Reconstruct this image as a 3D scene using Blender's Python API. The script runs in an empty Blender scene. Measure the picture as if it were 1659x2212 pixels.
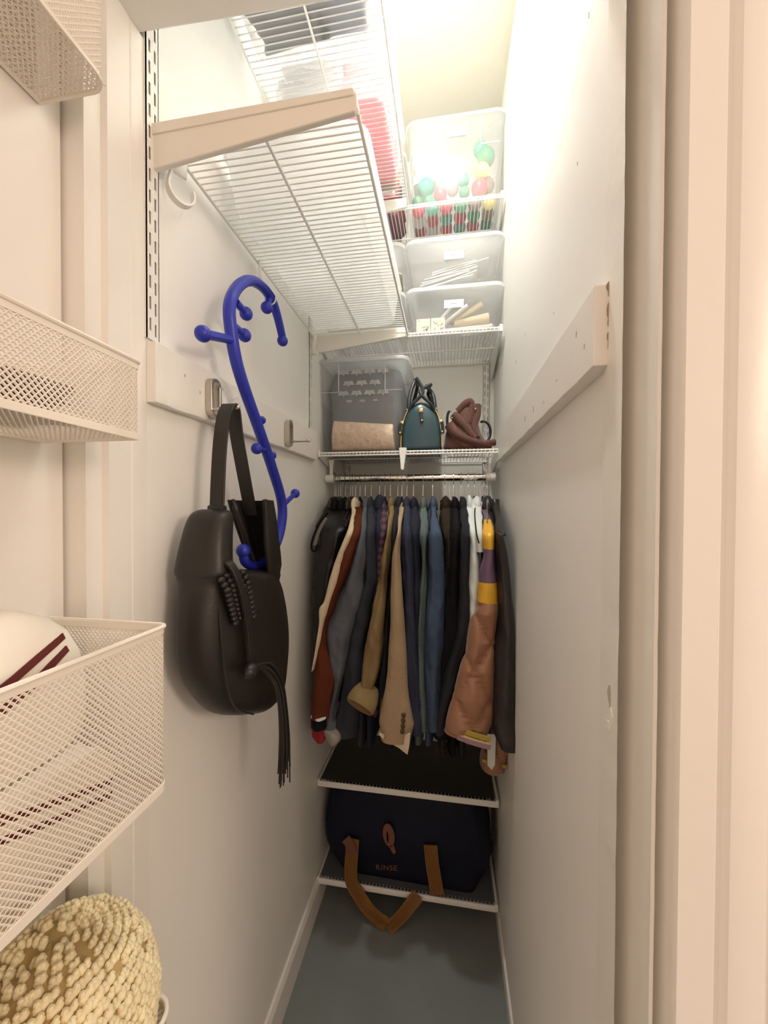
import bpy, bmesh, math, random
from mathutils import Vector, Matrix, noise
from math import sin, cos, pi, radians
random.seed(7)
C = bpy.context.collection
scene = bpy.context.scene

# ---------------------------------------------------------------- camera
def make_camera():
    yaw, pitch, roll = radians(9.3), radians(-0.8), radians(0.25)
    f = Vector((-sin(yaw)*cos(pitch), cos(yaw)*cos(pitch), sin(pitch)))
    r = Vector((cos(yaw), sin(yaw), 0.0)); u = r.cross(f)
    R = r*cos(-roll) - u*sin(-roll); U = u*cos(-roll) + r*sin(-roll)
    m = Matrix(((R.x, U.x, -f.x, 0), (R.y, U.y, -f.y, 0), (R.z, U.z, -f.z, 1.4), (0, 0, 0, 1)))
    cd = bpy.data.cameras.new('camera'); co = bpy.data.objects.new('camera', cd); C.objects.link(co)
    co.matrix_world = m
    cd.sensor_fit = 'HORIZONTAL'; cd.sensor_width = 36.0; cd.lens = 36.0*840/1659
    cd.shift_y = 14.0/1659; cd.clip_start = 0.02; cd.clip_end = 50
    scene.camera = co
make_camera()

# ---------------------------------------------------------------- world, lamps, exposure
W = bpy.data.worlds.new('world'); scene.world = W; W.use_nodes = True
W.node_tree.nodes['Background'].inputs[0].default_value = (1.0, 0.72, 0.54, 1)
W.node_tree.nodes['Background'].inputs[1].default_value = 0.50
def area_lamp(name, loc, target, size, power, color):
    d = bpy.data.lights.new(name, 'AREA'); d.shape = 'DISK'; d.size = size; d.energy = power; d.color = color
    o = bpy.data.objects.new(name, d); C.objects.link(o); o.location = loc
    o.rotation_euler = (Vector(target)-Vector(loc)).to_track_quat('-Z', 'Y').to_euler()
ROOM_POWER = 10.0
area_lamp('room_lamp', (2.0, -0.75, 2.0), (-0.4, 0.3, 1.3), 0.6, ROOM_POWER, (1.0, 0.80, 0.64))
CLOSET_EMIT = 360.0
scene.view_settings.view_transform = 'Standard'; scene.view_settings.look = 'None'
scene.view_settings.gamma = 1.0; scene.view_settings.use_curve_mapping = False
scene.view_settings.exposure = 0.98
scene.cycles.max_bounces = 12; scene.cycles.transparent_max_bounces = 24
scene.cycles.diffuse_bounces = 6

# ---------------------------------------------------------------- materials
MATS = {}
def mat(name, col, rough=0.5, metal=0.0, var=0.0, vscale=6.0, bump=0.0, bscale=60.0, spec=0.5, sheen=0.0, coat=0.0, stretch=None, bdist=0.002):
    if name in MATS: return MATS[name]
    m = bpy.data.materials.new(name); m.use_nodes = True; nt = m.node_tree; N = nt.nodes; L = nt.links
    b = N['Principled BSDF']
    b.inputs['Base Color'].default_value = (*col, 1); b.inputs['Roughness'].default_value = rough
    b.inputs['Metallic'].default_value = metal; b.inputs['Specular IOR Level'].default_value = spec
    b.inputs['Sheen Weight'].default_value = sheen; b.inputs['Coat Weight'].default_value = coat
    tc = N.new('ShaderNodeTexCoord'); mp = N.new('ShaderNodeMapping'); L.new(tc.outputs['Object'], mp.inputs[0])
    if stretch: mp.inputs['Scale'].default_value = stretch
    if var:
        n = N.new('ShaderNodeTexNoise'); n.inputs['Scale'].default_value = vscale; n.inputs['Detail'].default_value = 4
        L.new(mp.outputs[0], n.inputs['Vector'])
        mx = N.new('ShaderNodeMix'); mx.data_type = 'RGBA'
        mx.inputs[6].default_value = (*[max(0, c*(1-var)) for c in col], 1); mx.inputs[7].default_value = (*[min(1, c*(1+var)) for c in col], 1)
        L.new(n.outputs[0], mx.inputs[0]); L.new(mx.outputs[2], b.inputs['Base Color'])
    if bump:
        n = N.new('ShaderNodeTexNoise'); n.inputs['Scale'].default_value = bscale; n.inputs['Detail'].default_value = 3
        L.new(mp.outputs[0], n.inputs['Vector'])
        bp = N.new('ShaderNodeBump'); bp.inputs['Strength'].default_value = bump; bp.inputs['Distance'].default_value = bdist
        L.new(n.outputs[0], bp.inputs['Height']); L.new(bp.outputs[0], b.inputs['Normal'])
    MATS[name] = m
    return m
def plastic(name, col, opac, rough=0.24):
    """milky see-through polypropylene: part clear, part scattering, with a gloss coat"""
    m = bpy.data.materials.new(name); m.use_nodes = True; nt = m.node_tree; N = nt.nodes; L = nt.links
    N.clear(); out = N.new('ShaderNodeOutputMaterial')
    tr = N.new('ShaderNodeBsdfTransparent'); tr.inputs[0].default_value = (0.97, 0.97, 0.97, 1)
    df = N.new('ShaderNodeBsdfDiffuse'); df.inputs[0].default_value = (*col, 1)
    tl = N.new('ShaderNodeBsdfTranslucent'); tl.inputs[0].default_value = (*col, 1)
    gl = N.new('ShaderNodeBsdfGlossy'); gl.inputs['Roughness'].default_value = rough; gl.inputs[0].default_value = (1, 1, 1, 1)
    a = N.new('ShaderNodeMixShader'); a.inputs[0].default_value = 0.5; L.new(df.outputs[0], a.inputs[1]); L.new(tl.outputs[0], a.inputs[2])
    b = N.new('ShaderNodeMixShader'); b.inputs[0].default_value = opac; L.new(tr.outputs[0], b.inputs[1]); L.new(a.outputs[0], b.inputs[2])
    lw = N.new('ShaderNodeLayerWeight'); lw.inputs[0].default_value = 0.25
    mm = N.new('ShaderNodeMath'); mm.operation = 'MULTIPLY_ADD'; mm.inputs[1].default_value = 0.35; mm.inputs[2].default_value = 0.03
    L.new(lw.outputs['Fresnel'], mm.inputs[0])
    c = N.new('ShaderNodeMixShader'); L.new(mm.outputs[0], c.inputs[0]); L.new(b.outputs[0], c.inputs[1]); L.new(gl.outputs[0], c.inputs[2])
    L.new(c.outputs[0], out.inputs[0]); MATS[name] = m
    return m
M_wall = mat('wall_paint', (0.875, 0.872, 0.838), 0.45, var=0.02, vscale=3, bump=0.25, bscale=9, bdist=0.004)
M_trim = mat('trim_paint', (0.86, 0.845, 0.805), 0.38, var=0.02, vscale=5, bump=0.3, bscale=22, bdist=0.003)
M_ceil = mat('ceiling_paint', (0.80, 0.77, 0.67), 0.6, bump=0.2, bscale=12)
M_plaster = mat('raw_plaster', (0.36, 0.27, 0.18), 0.9, var=0.4, vscale=40, bump=0.6, bscale=60)
M_scuff = mat('paint_chip', (0.50, 0.48, 0.42), 0.7)
M_shelf = mat('white_epoxy', (0.84, 0.84, 0.81), 0.32)
M_shelfcap = mat('white_shelf_plastic', (0.82, 0.79, 0.72), 0.35)
M_mesh = mat('mesh_epoxy', (0.84, 0.80, 0.72), 0.35)
M_chrome = mat('chrome', (0.82, 0.80, 0.76), 0.12, 1.0)
M_nickel = mat('brushed_nickel', (0.55, 0.52, 0.46), 0.28, 1.0)
M_gold = mat('gold_metal', (0.85, 0.62, 0.25), 0.25, 1.0)
M_blue = mat('blue_plastic', (0.020, 0.034, 0.42), 0.36, spec=0.45)
M_blackplastic = mat('black_velvet_plastic', (0.012, 0.011, 0.011), 0.6)
M_leather = mat('black_leather', (0.0145, 0.012, 0.0105), 0.42, bump=0.25, bscale=260, bdist=0.001, var=0.2, vscale=9)
M_darkin = mat('bag_lining', (0.004, 0.004, 0.004), 0.9)
M_white = mat('white_card', (0.86, 0.86, 0.84), 0.6)
M_ink = mat('grey_ink', (0.25, 0.25, 0.25), 0.7)
P_bin = plastic('milky_bin_plastic', (0.92, 0.94, 0.96), 0.15)
P_fog = plastic('foggy_bin_plastic', (0.90, 0.92, 0.94), 0.42)
P_orn = plastic('cloudy_bin_plastic', (0.92, 0.94, 0.96), 0.26, 0.17)
P_lid = plastic('milky_lid_plastic', (0.90, 0.92, 0.93), 0.72, 0.4)
P_hazy = plastic('hazy_bin_plastic', (0.93, 0.94, 0.95), 0.85, 0.5)
def floor_mat():
    m = mat('floor_vinyl', (0.20, 0.225, 0.22), 0.28, var=0.30, vscale=3.2, bump=0.15, bscale=80)
    return m
M_floor = floor_mat()

# ---------------------------------------------------------------- mesh helpers
class MB:
    def __init__(s): s.v = []; s.f = []
    def add(s, vs, fs):
        n = len(s.v); s.v += [tuple(v) for v in vs]; s.f += [tuple(i+n for i in f) for f in fs]; return s
    def box(s, a, b, bev=0.0):
        (x0, y0, z0), (x1, y1, z1) = [(min(p, q), max(p, q)) for p, q in zip(a, b)] and ((min(a[0], b[0]), min(a[1], b[1]), min(a[2], b[2])), (max(a[0], b[0]), max(a[1], b[1]), max(a[2], b[2])))
        if bev <= 0:
            vs = [(x, y, z) for x in (x0, x1) for y in (y0, y1) for z in (z0, z1)]
            return s.add(vs, [(0, 1, 3, 2), (4, 6, 7, 5), (0, 4, 5, 1), (2, 3, 7, 6), (0, 2, 6, 4), (1, 5, 7, 3)])
        bm = bmesh.new(); bmesh.ops.create_cube(bm, size=1)
        for v in bm.verts: v.co = Vector(((x0+x1)/2+v.co.x*(x1-x0), (y0+y1)/2+v.co.y*(y1-y0), (z0+z1)/2+v.co.z*(z1-z0)))
        bev = min(bev, 0.49*min(x1-x0, y1-y0, z1-z0))
        bmesh.ops.bevel(bm, geom=bm.edges[:], offset=bev, segments=2, affect='EDGES', profile=0.5)
        bm.verts.index_update()
        s.add([v.co[:] for v in bm.verts], [[v.index for v in f.verts] for f in bm.faces]); bm.free(); return s
    def rings(s, rings, cap0=True, cap1=True, closed=True):
        n = len(rings[0]); vs = [p for r in rings for p in r]; fs = []
        for i in range(len(rings)-1):
            for j in range(n if closed else n-1):
                k = (j+1) % n; fs.append((i*n+j, i*n+k, (i+1)*n+k, (i+1)*n+j))
        if cap0: fs.append(tuple(range(n-1, -1, -1)))
        if cap1: fs.append(tuple((len(rings)-1)*n+j for j in range(n)))
        return s.add(vs, fs)
    def tube(s, pts, r, n=8, closed=False, flat=1.0, up=None, cap=True):
        pts = [Vector(p) for p in pts]; m = len(pts); rr = r if hasattr(r, '__len__') else [r]*m
        T = []
        for i in range(m):
            a = pts[(i-1) % m] if (closed or i > 0) else pts[i]; b = pts[(i+1) % m] if (closed or i < m-1) else pts[i]
            T.append((b-a).normalized())
        N = Vector(up) if up else (Vector((0, 0, 1)) if abs(T[0].z) < 0.9 else Vector((1, 0, 0)))
        out = []
        for i in range(m):
            if up: N = Vector(up)
            N = (N-T[i]*N.dot(T[i])).normalized(); B = T[i].cross(N)
            out.append([pts[i]+N*(cos(2*pi*k/n)*rr[i]*flat)+B*(sin(2*pi*k/n)*rr[i]) for k in range(n)])
        if closed: out.append(out[0])
        return s.rings(out, cap and not closed, cap and not closed)
    def ribbon(s, pts, w, t, wd):
        """flat strap along pts; w width along wd (a vector or list), t thickness"""
        pts = [Vector(p) for p in pts]; m = len(pts); R = []
        for i in range(m):
            tg = (pts[min(i+1, m-1)]-pts[max(i-1, 0)]).normalized()
            W_ = Vector(wd[i] if isinstance(wd, list) else wd); W_ = (W_-tg*W_.dot(tg)).normalized(); Nn = tg.cross(W_)
            ww = w[i] if isinstance(w, list) else w
            c = 0.25
            R.append([pts[i]+W_*(ww/2*a)+Nn*(t/2*b) for a, b in ((-1, -1+c), (-1+c*t/ww, -1), (1-c*t/ww, -1), (1, -1+c), (1, 1-c), (1-c*t/ww, 1), (-1+c*t/ww, 1), (-1, 1-c))])
        return s.rings(R)
    def ball(s, c, r, u=12, v=8, sc=(1, 1, 1)):
        R = []
        for i in range(1, v):
            a = pi*i/v
            R.append([(c[0]+r*sc[0]*sin(a)*cos(2*pi*j/u), c[1]+r*sc[1]*sin(a)*sin(2*pi*j/u), c[2]+r*sc[2]*cos(a)) for j in range(u)])
        n0 = len(s.v); s.rings(R, False, False)
        t = len(s.v); s.v.append((c[0], c[1], c[2]+r*sc[2])); s.v.append((c[0], c[1], c[2]-r*sc[2]))
        for j in range(u):
            k = (j+1) % u; s.f.append((n0+k, n0+j, t)); L_ = n0+(v-2)*u; s.f.append((L_+j, L_+k, t+1))
        return s
    def prism(s, poly, axis, a, b):
        """extrude a 2-D polygon along an axis ('x','y','z')"""
        def P(p, q): return {'x': (q, p[0], p[1]), 'y': (p[0], q, p[1]), 'z': (p[0], p[1], q)}[axis]
        return s.rings([[P(p, a) for p in poly], [P(p, b) for p in poly]])
    def build(s, name, m, parent=None, smooth=True, ang=35, bev=0, loc=None):
        me = bpy.data.meshes.new(name); me.from_pydata(s.v, [], s.f); me.validate()
        bm = bmesh.new(); bm.from_mesh(me); bmesh.ops.recalc_face_normals(bm, faces=bm.faces[:]); bm.to_mesh(me); bm.free()
        me.materials.append(m)
        if smooth:
            me.polygons.foreach_set('use_smooth', [True]*len(me.polygons)); me.set_sharp_from_angle(angle=radians(ang))
        o = bpy.data.objects.new(name, me); C.objects.link(o)
        if parent: o.parent = parent
        if loc: o.location = loc
        if bev:
            md = o.modifiers.new('bevel', 'BEVEL'); md.width = bev; md.segments = 2; md.limit_method = 'ANGLE'
        return o
def tag(o, label=None, cat=None, group=None, kind=None):
    if label: o['label'] = label
    if cat: o['category'] = cat
    if group: o['group'] = group
    if kind: o['kind'] = kind
    return o
def thing(name, label, cat, group=None, loc=(0, 0, 0), rz=0):
    o = bpy.data.objects.new(name, None); C.objects.link(o); o.location = loc; o.rotation_euler = (0, 0, rz)
    o.empty_display_size = 0.05
    return tag(o, label, cat, group)
def inst(src, name, parent, loc=None):
    o = src.copy(); C.objects.link(o); o.name = name
    if parent is not None: o.parent = parent
    if loc is not None: o.location = loc
    return o
def spline(pts, n=6):
    P = [Vector(p) for p in pts]; out = []
    for i in range(len(P)-1):
        a, b, c, d = P[max(i-1, 0)], P[i], P[i+1], P[min(i+2, len(P)-1)]
        for k in range(n):
            t = k/n; out.append(0.5*((2*b)+(c-a)*t+(2*a-5*b+4*c-d)*t*t+(3*b-a-3*c+d)*t**3))
    out.append(P[-1]); return out
def struct(o, label=None): o['kind'] = 'structure'; return tag(o, label)
def rrect(cx, cy, hx, hy, r, n=4):
    out = []
    for qx, qy, a0 in ((1, 1, 0), (-1, 1, 90), (-1, -1, 180), (1, -1, 270)):
        for k in range(n+1):
            a = radians(a0+90*k/n); out.append((cx+qx*(hx-r)+r*cos(a), cy+qy*(hy-r)+r*sin(a)))
    return out
def ss(t): t = max(0, min(1, t)); return t*t*(3-2*t)

XL, XR, YB, ZC = -0.4515, 0.180, 1.620, 2.850
YN = 0.525                                             # where the closet's own walls begin

# ---------------------------------------------------------------- room shell
struct(MB().box((-1.6, -2.6, -0.05), (1.9, YB+0.1, 0)).build('floor', M_floor, smooth=False))
struct(MB().box((XL-0.1, 0.50, ZC), (XR+0.1, YB+0.1, ZC+0.06)).build('ceiling', M_ceil, smooth=False))
struct(MB().box((XL-0.10, YN, 0), (XL, YB, ZC)).build('wall_left', M_wall, smooth=False))
wr = struct(MB().box((XR, 0.482, 0), (XR+0.10, YB, ZC)).build('wall_right', M_wall, smooth=False))
struct(MB().box((XL-0.1, YB, 0), (XR+0.1, YB+0.1, ZC)).build('wall_back', M_wall, smooth=False))
# header over the doorway (seen from below)
struct(MB().prism([(XL-0.14, 0.405), (XR+0.16, 0.405), (XR+0.16, 0.545), (XL-0.14, 0.511)], 'z', 2.104, 2.90).build('wall_front', M_trim, smooth=False, bev=0.003), 'flat painted header over the closet doorway seen from below')
# left jamb with stop, right jamb with stop
j = MB().prism([(XL-0.10, 0.432), (XL-0.008, 0.432), (XL-0.008, 0.456), (XL, 0.459), (XL, 0.496), (XL-0.0015, 0.4975), (XL, 0.499), (XL, 0.5248), (XL-0.10, 0.5248)], 'z', 0, 2.104)
struct(j.build('trim_1', M_trim, smooth=False), 'flat painted door jamb on the left with a narrow stop')
random.seed(3)
poly = [(0.176, 0.484), (0.1755, 0.462), (0.174, 0.431), (0.1748, 0.472), (0.1872, 0.472), (0.1876, 0.391), (0.190, 0.389), (0.1905, 0.414), (0.24, 0.414), (0.24, 0.484)]
R = []
for i in range(121):
    z = 2.9*i/120; jit = random.uniform(-0.0006, 0.0006) if i % 2 else 0.0004*sin(z*9)
    R.append([(x+(jit if 0.43 < y < 0.465 else 0), y+(jit*0.8 if y < 0.44 else 0), z) for x, y in poly])
struct(MB().rings(R).build('trim_2', M_trim, smooth=False), 'painted door jamb on the right with chipped edges and a deep stop')
# moulded casing to the right of the doorway
cas = [(0.199, 0.412), (0.199, 0.378), (0.2015, 0.374), (0.229, 0.373), (0.2325, 0.3775), (0.2365, 0.3775), (0.240, 0.372), (0.263, 0.369), (0.268, 0.373), (0.273, 0.374),
       (0.278, 0.368), (0.300, 0.366), (0.303, 0.372), (0.303, 0.412)]
struct(MB().prism(cas, 'z', 0, 2.9).build('trim_3', M_trim, smooth=True, ang=50), 'broad moulded casing with vertical bands at the right edge')
struct(MB().box((0.24, 0.402, 0), (1.9, 0.48, 2.9)).build('wall_front_right', M_wall, smooth=False))
struct(MB().box((-1.6, 0.44, 0), (XL-0.10, 0.5245, 2.9)).build('wall_front_left', M_wall, smooth=False))
# battens on both walls that carry the hooks
def batten(side):
    m = MB()
    if side < 0:
        x0, x1, ya, yb, z0, z1 = XL, -0.4345, YN, 1.262, 1.566, 1.658
    else:
        x0, x1, ya, yb, z0, z1 = XR, 0.160, 0.470, 1.345, 1.566, 1.656
    n = 30; R = []
    for i in range(n+1):
        y = ya+(yb-ya)*i/n; w = 0.0007*sin(i*2.1)+0.0005*sin(i*5.3)
        dz = 0.012*(i/n) if side < 0 else 0.006*(i/n)
        R.append([(x0, y, z0+dz), (x1, y, z0+dz+w), (x1, y, z1+dz+w), (x0, y, z1+dz+2*abs(w))])
    return m.rings(R)
struct(batten(-1).build('trim_4', M_trim, smooth=False, bev=0.0012), 'flat painted batten along the left wall that carries the hooks')
struct(batten(1).build('trim_5', M_trim, smooth=False, bev=0.0012), 'flat painted batten along the right wall with a broken end')
# skirting
struct(MB().prism([(XL, 0), (XL+0.012, 0), (XL+0.012, 0.085), (XL+0.006, 0.10), (XL, 0.10)], 'y', YN, YB).build('baseboard_left', M_trim, smooth=False))
struct(MB().prism([(XR, 0), (XR-0.006, 0), (XR-0.006, 0.05), (XR, 0.055)], 'y', 0.485, YB).build('baseboard_right', M_trim, smooth=False))
# broken plaster and paint chips
def chip(parent, name, c, axis, w, h, m, n=7, t=0.0012, seed=0):
    rnd = random.Random(seed); P = []
    for k in range(n):
        a = 2*pi*k/n; rr = rnd.uniform(0.55, 1.0); P.append((w*rr*cos(a), h*rr*sin(a)))
    mb = MB()
    if axis == 'x': mb.prism([(c[1]+p, c[2]+q) for p, q in P], 'x', c[0], c[0]+t)
    else: mb.prism([(c[0]+p, c[2]+q) for p, q in P], 'y', c[1], c[1]+t)
    return mb.build(name, m, parent, smooth=False)
b5 = bpy.data.objects['trim_5']; t2 = bpy.data.objects['trim_2']
for i, (z, w, h) in enumerate(((1.653, 0.003, 0.007), (1.645, 0.0022, 0.006), (1.628, 0.0016, 0.012), (1.612, 0.0022, 0.010), (1.598, 0.0016, 0.006), (1.588, 0.0014, 0.008))):
    chip(t2, 'broken_plaster', (0.1745+0.0012*(i % 2), 0.4700, z), 'y', w, h, M_plaster, 8, -0.0010, i)
for i, (y, z, w, h) in enumerate(((0.53, 1.628, 0.003, 0.006), (0.50, 1.60, 0.003, 0.005), (0.62, 1.60, 0.002, 0.003), (0.78, 1.598, 0.006, 0.010), (0.86, 1.60, 0.006, 0.012), (0.70, 1.59, 0.004, 0.004))):
    chip(b5, 'paint_chip', (0.160, y, z), 'x', w*0.6, h*0.8, M_scuff, 7, -0.0006, 20+i)
for i, (y, z, w, h) in enumerate(((1.10, 1.81, 0.008, 0.009), (0.98, 1.83, 0.004, 0.003), (0.72, 1.75, 0.003, 0.003), (0.56, 2.06, 0.003, 0.006), (0.60, 1.90, 0.002, 0.004))):
    chip(wr, 'paint_chip', (XR, y, z), 'x', w*0.5, h, M_scuff, 7, -0.0006, 40+i)
for i, (y, z) in enumerate(((0.59, 1.628), (0.63, 1.612), (0.70, 1.64))):
    chip(bpy.data.objects['trim_4'], 'paint_chip', (-0.4345, y, z), 'x', 0.002, 0.004, M_scuff, 6, 0.0006, 60+i)
for i, (y, z, w, h, m) in enumerate(((0.452, 1.205, 0.006, 0.016, M_scuff), (0.448, 1.185, 0.005, 0.013, M_white), (0.455, 1.170, 0.006, 0.006, M_white))):
    chip(t2, 'paint_chip', (0.1748, y, z), 'x', w, h, m, 6, -0.0012, 70+i)

# door opened outward on the left, carrying the mesh baskets
door = thing('door_1', 'painted closet door standing open at the left edge', 'door', loc=(0, 0, 0)); door['kind'] = 'structure'
MB().box((-0.524, -0.30, 0.012), (-0.4885, 0.428, 2.09)).build('door_leaf', M_trim, door, smooth=False, bev=0.002)
for z in (0.25, 1.10, 1.95):
    MB().tube([(-0.470, 0.431, z), (-0.470, 0.431, z+0.09)], 0.006, 10).build('hinge', M_trim, door)

# ---------------------------------------------------------------- closet ceiling lamp
def emis(name, col, s):
    m = bpy.data.materials.new(name); m.use_nodes = True; b = m.node_tree.nodes['Principled BSDF']
    b.inputs['Emission Color'].default_value = (*col, 1); b.inputs['Emission Strength'].default_value = s; b.inputs['Base Color'].default_value = (0, 0, 0, 1)
    return m
lamp = thing('ceiling_lamp', 'bare round bulb in a holder on the closet ceiling', 'lamp', loc=(-0.03, 0.80, ZC))
MB().tube([(0, 0, 0), (0, 0, -0.012), (0, 0, -0.013), (0, 0, -0.045)], [0.055, 0.055, 0.024, 0.022], 20).build('lamp_holder', M_shelf, lamp)
MB().tube([(0, 0, -0.030), (0, 0, -0.034), (0, 0, -0.100), (0, 0, -0.103), (0, 0, -0.038)], [0.026, 0.034, 0.105, 0.103, 0.030], 32, cap=False).build('bulb_light_blocker', M_shelf, lamp)  # unseen cone added to keep the bulb's direct light off the ceiling
MB().ball((0, 0, -0.085), 0.042, 20, 12).build('bulb', emis('bulb_glow', (1.0, 0.972, 0.90), CLOSET_EMIT), lamp)

# ---------------------------------------------------------------- wall standards with slots
def standard(label, loc, z0, z1, axis, slots=True):
    """U channel standard; front face is a ladder of rails and bridges so the slots are open"""
    t = thing('shelf_standard', label, 'shelf standard', 'slotted standards on the closet walls', loc)
    m = MB(); w = 0.0255; d = 0.0045; pitch = 0.032; sl = 0.019
    def bx(a0, a1, d0, d1, za, zb):
        if axis == 'x': m.box((d0, a0, za), (d1, a1, zb))      # face looks +x
        else: m.box((a0, -d1, za), (a1, -d0, zb))              # face looks -y
    bx(-w/2, -w/2+0.0015, 0, d, z0, z1); bx(w/2-0.0015, w/2, 0, d, z0, z1)
    bx(-w/2, -0.0075, d-0.0015, d, z0, z1); bx(-0.0035, 0.0035, d-0.0015, d, z0, z1); bx(0.0075, w/2, d-0.0015, d, z0, z1)
    for side, off in ((-1, 0.0), (1, -0.006)):
        a0, a1 = (-0.0075, -0.0035) if side < 0 else (0.0035, 0.0075)
        z = z0
        while z < z1:
            zb = min(z1, z+pitch-sl); bx(a0, a1, d-0.0015, d, max(z0, z+off), zb+off if zb < z1 else z1)
            z += pitch
    m.build('slotted_channel', M_shelf, t, smooth=False)
    m = MB(); bx(-w/2+0.0016, w/2-0.0016, 0.0002, 0.001, z0, z1); m.build('channel_shade_sheet', mat('channel_shadow_paint', (0.55, 0.54, 0.48), 0.6), t, smooth=False)  # sheet behind the slots, its darker tone standing in for shade in the channel
    return t
standard('near slotted white standard at the front end of the left wall', (XL, 0.5345, 0), 1.663, 2.845, 'x')
standard('far slotted white standard on the left wall beside the back shelves', (XL, 1.228, 0), 1.672, 2.845, 'x')
standard('slotted white standard on the back wall at the right', (0.150, YB, 0), 0.10, 2.80, 'y')
standard('slotted white standard on the back wall at the left', (-0.425, YB, 0), 0.10, 2.80, 'y')

# ---------------------------------------------------------------- wire shelves
def wire(m, length, r, axis):
    if axis == 'x': m.tube([(0, 0, 0), (length, 0, 0)], r, 6)
    else: m.tube([(0, 0, 0), (0, length, 0)], r, 6)
def side_shelf(label, y0, y1, z, near_cap=True):
    """shelf on the left wall, cross wires run out from the wall"""
    t = thing('wire_shelf', label, 'wire shelf', 'white wire shelves in the closet', (0, 0, 0))
    x0, x1 = -0.437, -0.131; n = int((y1-y0)/0.0124)
    src = None
    for i in range(n+1):
        y = y0+0.004+i*(y1-y0-0.008)/n
        if src is None:
            m = MB(); m.tube([(x0, 0, 0), (x1, 0, 0), (x1+0.0015, 0, -0.003), (x1+0.0015, 0, -0.014)], 0.00125, 6)
            src = m.build('wire', M_shelf, t, loc=(0, y, z))
        else: inst(src, 'wire', t, (0, y, z))
    for x, r, zz in ((x0, 0.0027, -0.0038), ((x0+x1)/2+0.002, 0.0026, -0.0038), (x1-0.001, 0.0026, -0.0038), (x1+0.0012, 0.0028, -0.0145)):
        MB().tube([(x, y0, z+zz), (x, y1, z+zz)], r, 8).build('rail', M_shelf, t)
    for k, y in enumerate((y0, y1)):
        s = -1 if k == 0 else 1
        h0 = 0.058 if k == 0 else 0.058
        # tapering bracket with its plastic cover
        o = y+s*0.0065
        m = MB().prism([(-0.4500, z+0.008), (-0.135, z+0.008), (-0.129, z+0.004), (-0.1275, z-0.016), (-0.132, z-0.021), (-0.4500, z-h0)], 'y', y+s*0.001, o+s*0.004)
        m.build('bracket_cover', M_shelfcap, t, smooth=False, bev=0.0022)
        m = MB().prism([(-0.448, z+0.0085), (-0.134, z+0.0085), (-0.1315, z+0.002), (-0.134, z-0.001), (-0.448, z-0.008)], 'y', o+s*0.0035, o+s*0.0065)
        m.build('cover_lip', M_shelfcap, t, smooth=False, bev=0.001)
    return t
side_shelf('lower left white wire shelf over the blue massage hook', 0.546, 1.236, 1.982)
side_shelf('upper left white wire shelf carrying milky bins', 0.546, 1.236, 2.390)

def back_shelf(label, z, lip, dark=False):
    t = thing('wire_shelf', label, 'wire shelf', 'white wire shelves in the closet', (0, 0, 0))
    x0, x1, y0, y1 = -0.440, 0.163, 1.312, 1.612
    src = None; n = 48
    for i in range(n+1):
        x = x0+0.005+i*(x1-x0-0.01)/n
        if src is None:
            m = MB(); m.tube([(0, y1, 0), (0, y0, 0), (0, y0-0.0015, -0.003), (0, y0-0.0015, -lip)], 0.00125, 6)
            src = m.build('wire', M_shelf, t, loc=(x, 0, z))
        else: inst(src, 'wire', t, (x, 0, z))
    for y, r, zz in ((y1, 0.0027, -0.0038), (1.468, 0.0027, -0.0038), (y0, 0.003, -0.0034), (y0-0.0012, 0.003, -lip)):
        MB().tube([(x0, y, z+zz), (x1, y, z+zz)], r, 8).build('rail', M_shelf, t)
    for x, s in ((x0, -1), (x1, 1)):
        m = MB().prism([(y0-0.003, z+0.004), (y1, z+0.004), (y1, z-0.075), (y1-0.012, z-0.075), (y0+0.012, z-0.022), (y0-0.003, z-0.016)], 'x', x+s*0.001, x+s*0.0085)
        m.build('bracket', M_shelf, t, smooth=False, bev=0.0015)
        MB().box((x-0.002, y0-0.006, z-0.018), (x+s*0.009, y0+0.006, z+0.006), 0.002).build('end_cap', M_shelf, t)
    return t
back_shelf('top white wire shelf at the back holding the ornament bin', 2.432, 0.013)
back_shelf('second white wire shelf at the back under the stacked labelled bins', 2.006, 0.013)
back_shelf('white wire shelf at the back with handbags, above the chrome rod', 1.612, 0.013)
back_shelf('white wire shelf at the back covered by a dark liner, below the coats', 0.452, 0.013)
back_shelf('lowest white wire shelf just above the floor at the back', 0.104, 0.013)
for z, lb in ((0.452, 'coats'), (0.104, 'bag')):
    sh = [o for o in bpy.data.objects if o.name.startswith('wire_shelf') and o.get('label', '').startswith('white wire shelf at the back covered' if z > 0.3 else 'lowest')][0]
    MB().box((-0.442, 1.3035, z-0.0165), (0.165, 1.3085, z+0.0035), 0.0015).build('front_strip', M_shelf, sh)
M_liner = mat('dark_shelf_liner', (0.03, 0.029, 0.027), 0.55, var=0.2, vscale=8)
tag(MB().box((-0.438, 1.318, 0.4538), (0.160, 1.610, 0.4562)).build('shelf_liner', M_liner, smooth=False), 'dark liner sheet covering the shelf below the coats', 'shelf liner')
tag(MB().box((-0.438, 1.318, 0.1058), (0.160, 1.610, 0.1078)).build('shelf_liner', mat('grey_shelf_liner', (0.10, 0.11, 0.12), 0.5), smooth=False), 'grey liner sheet under the navy laundry bag on the lowest shelf', 'shelf liner')

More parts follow.
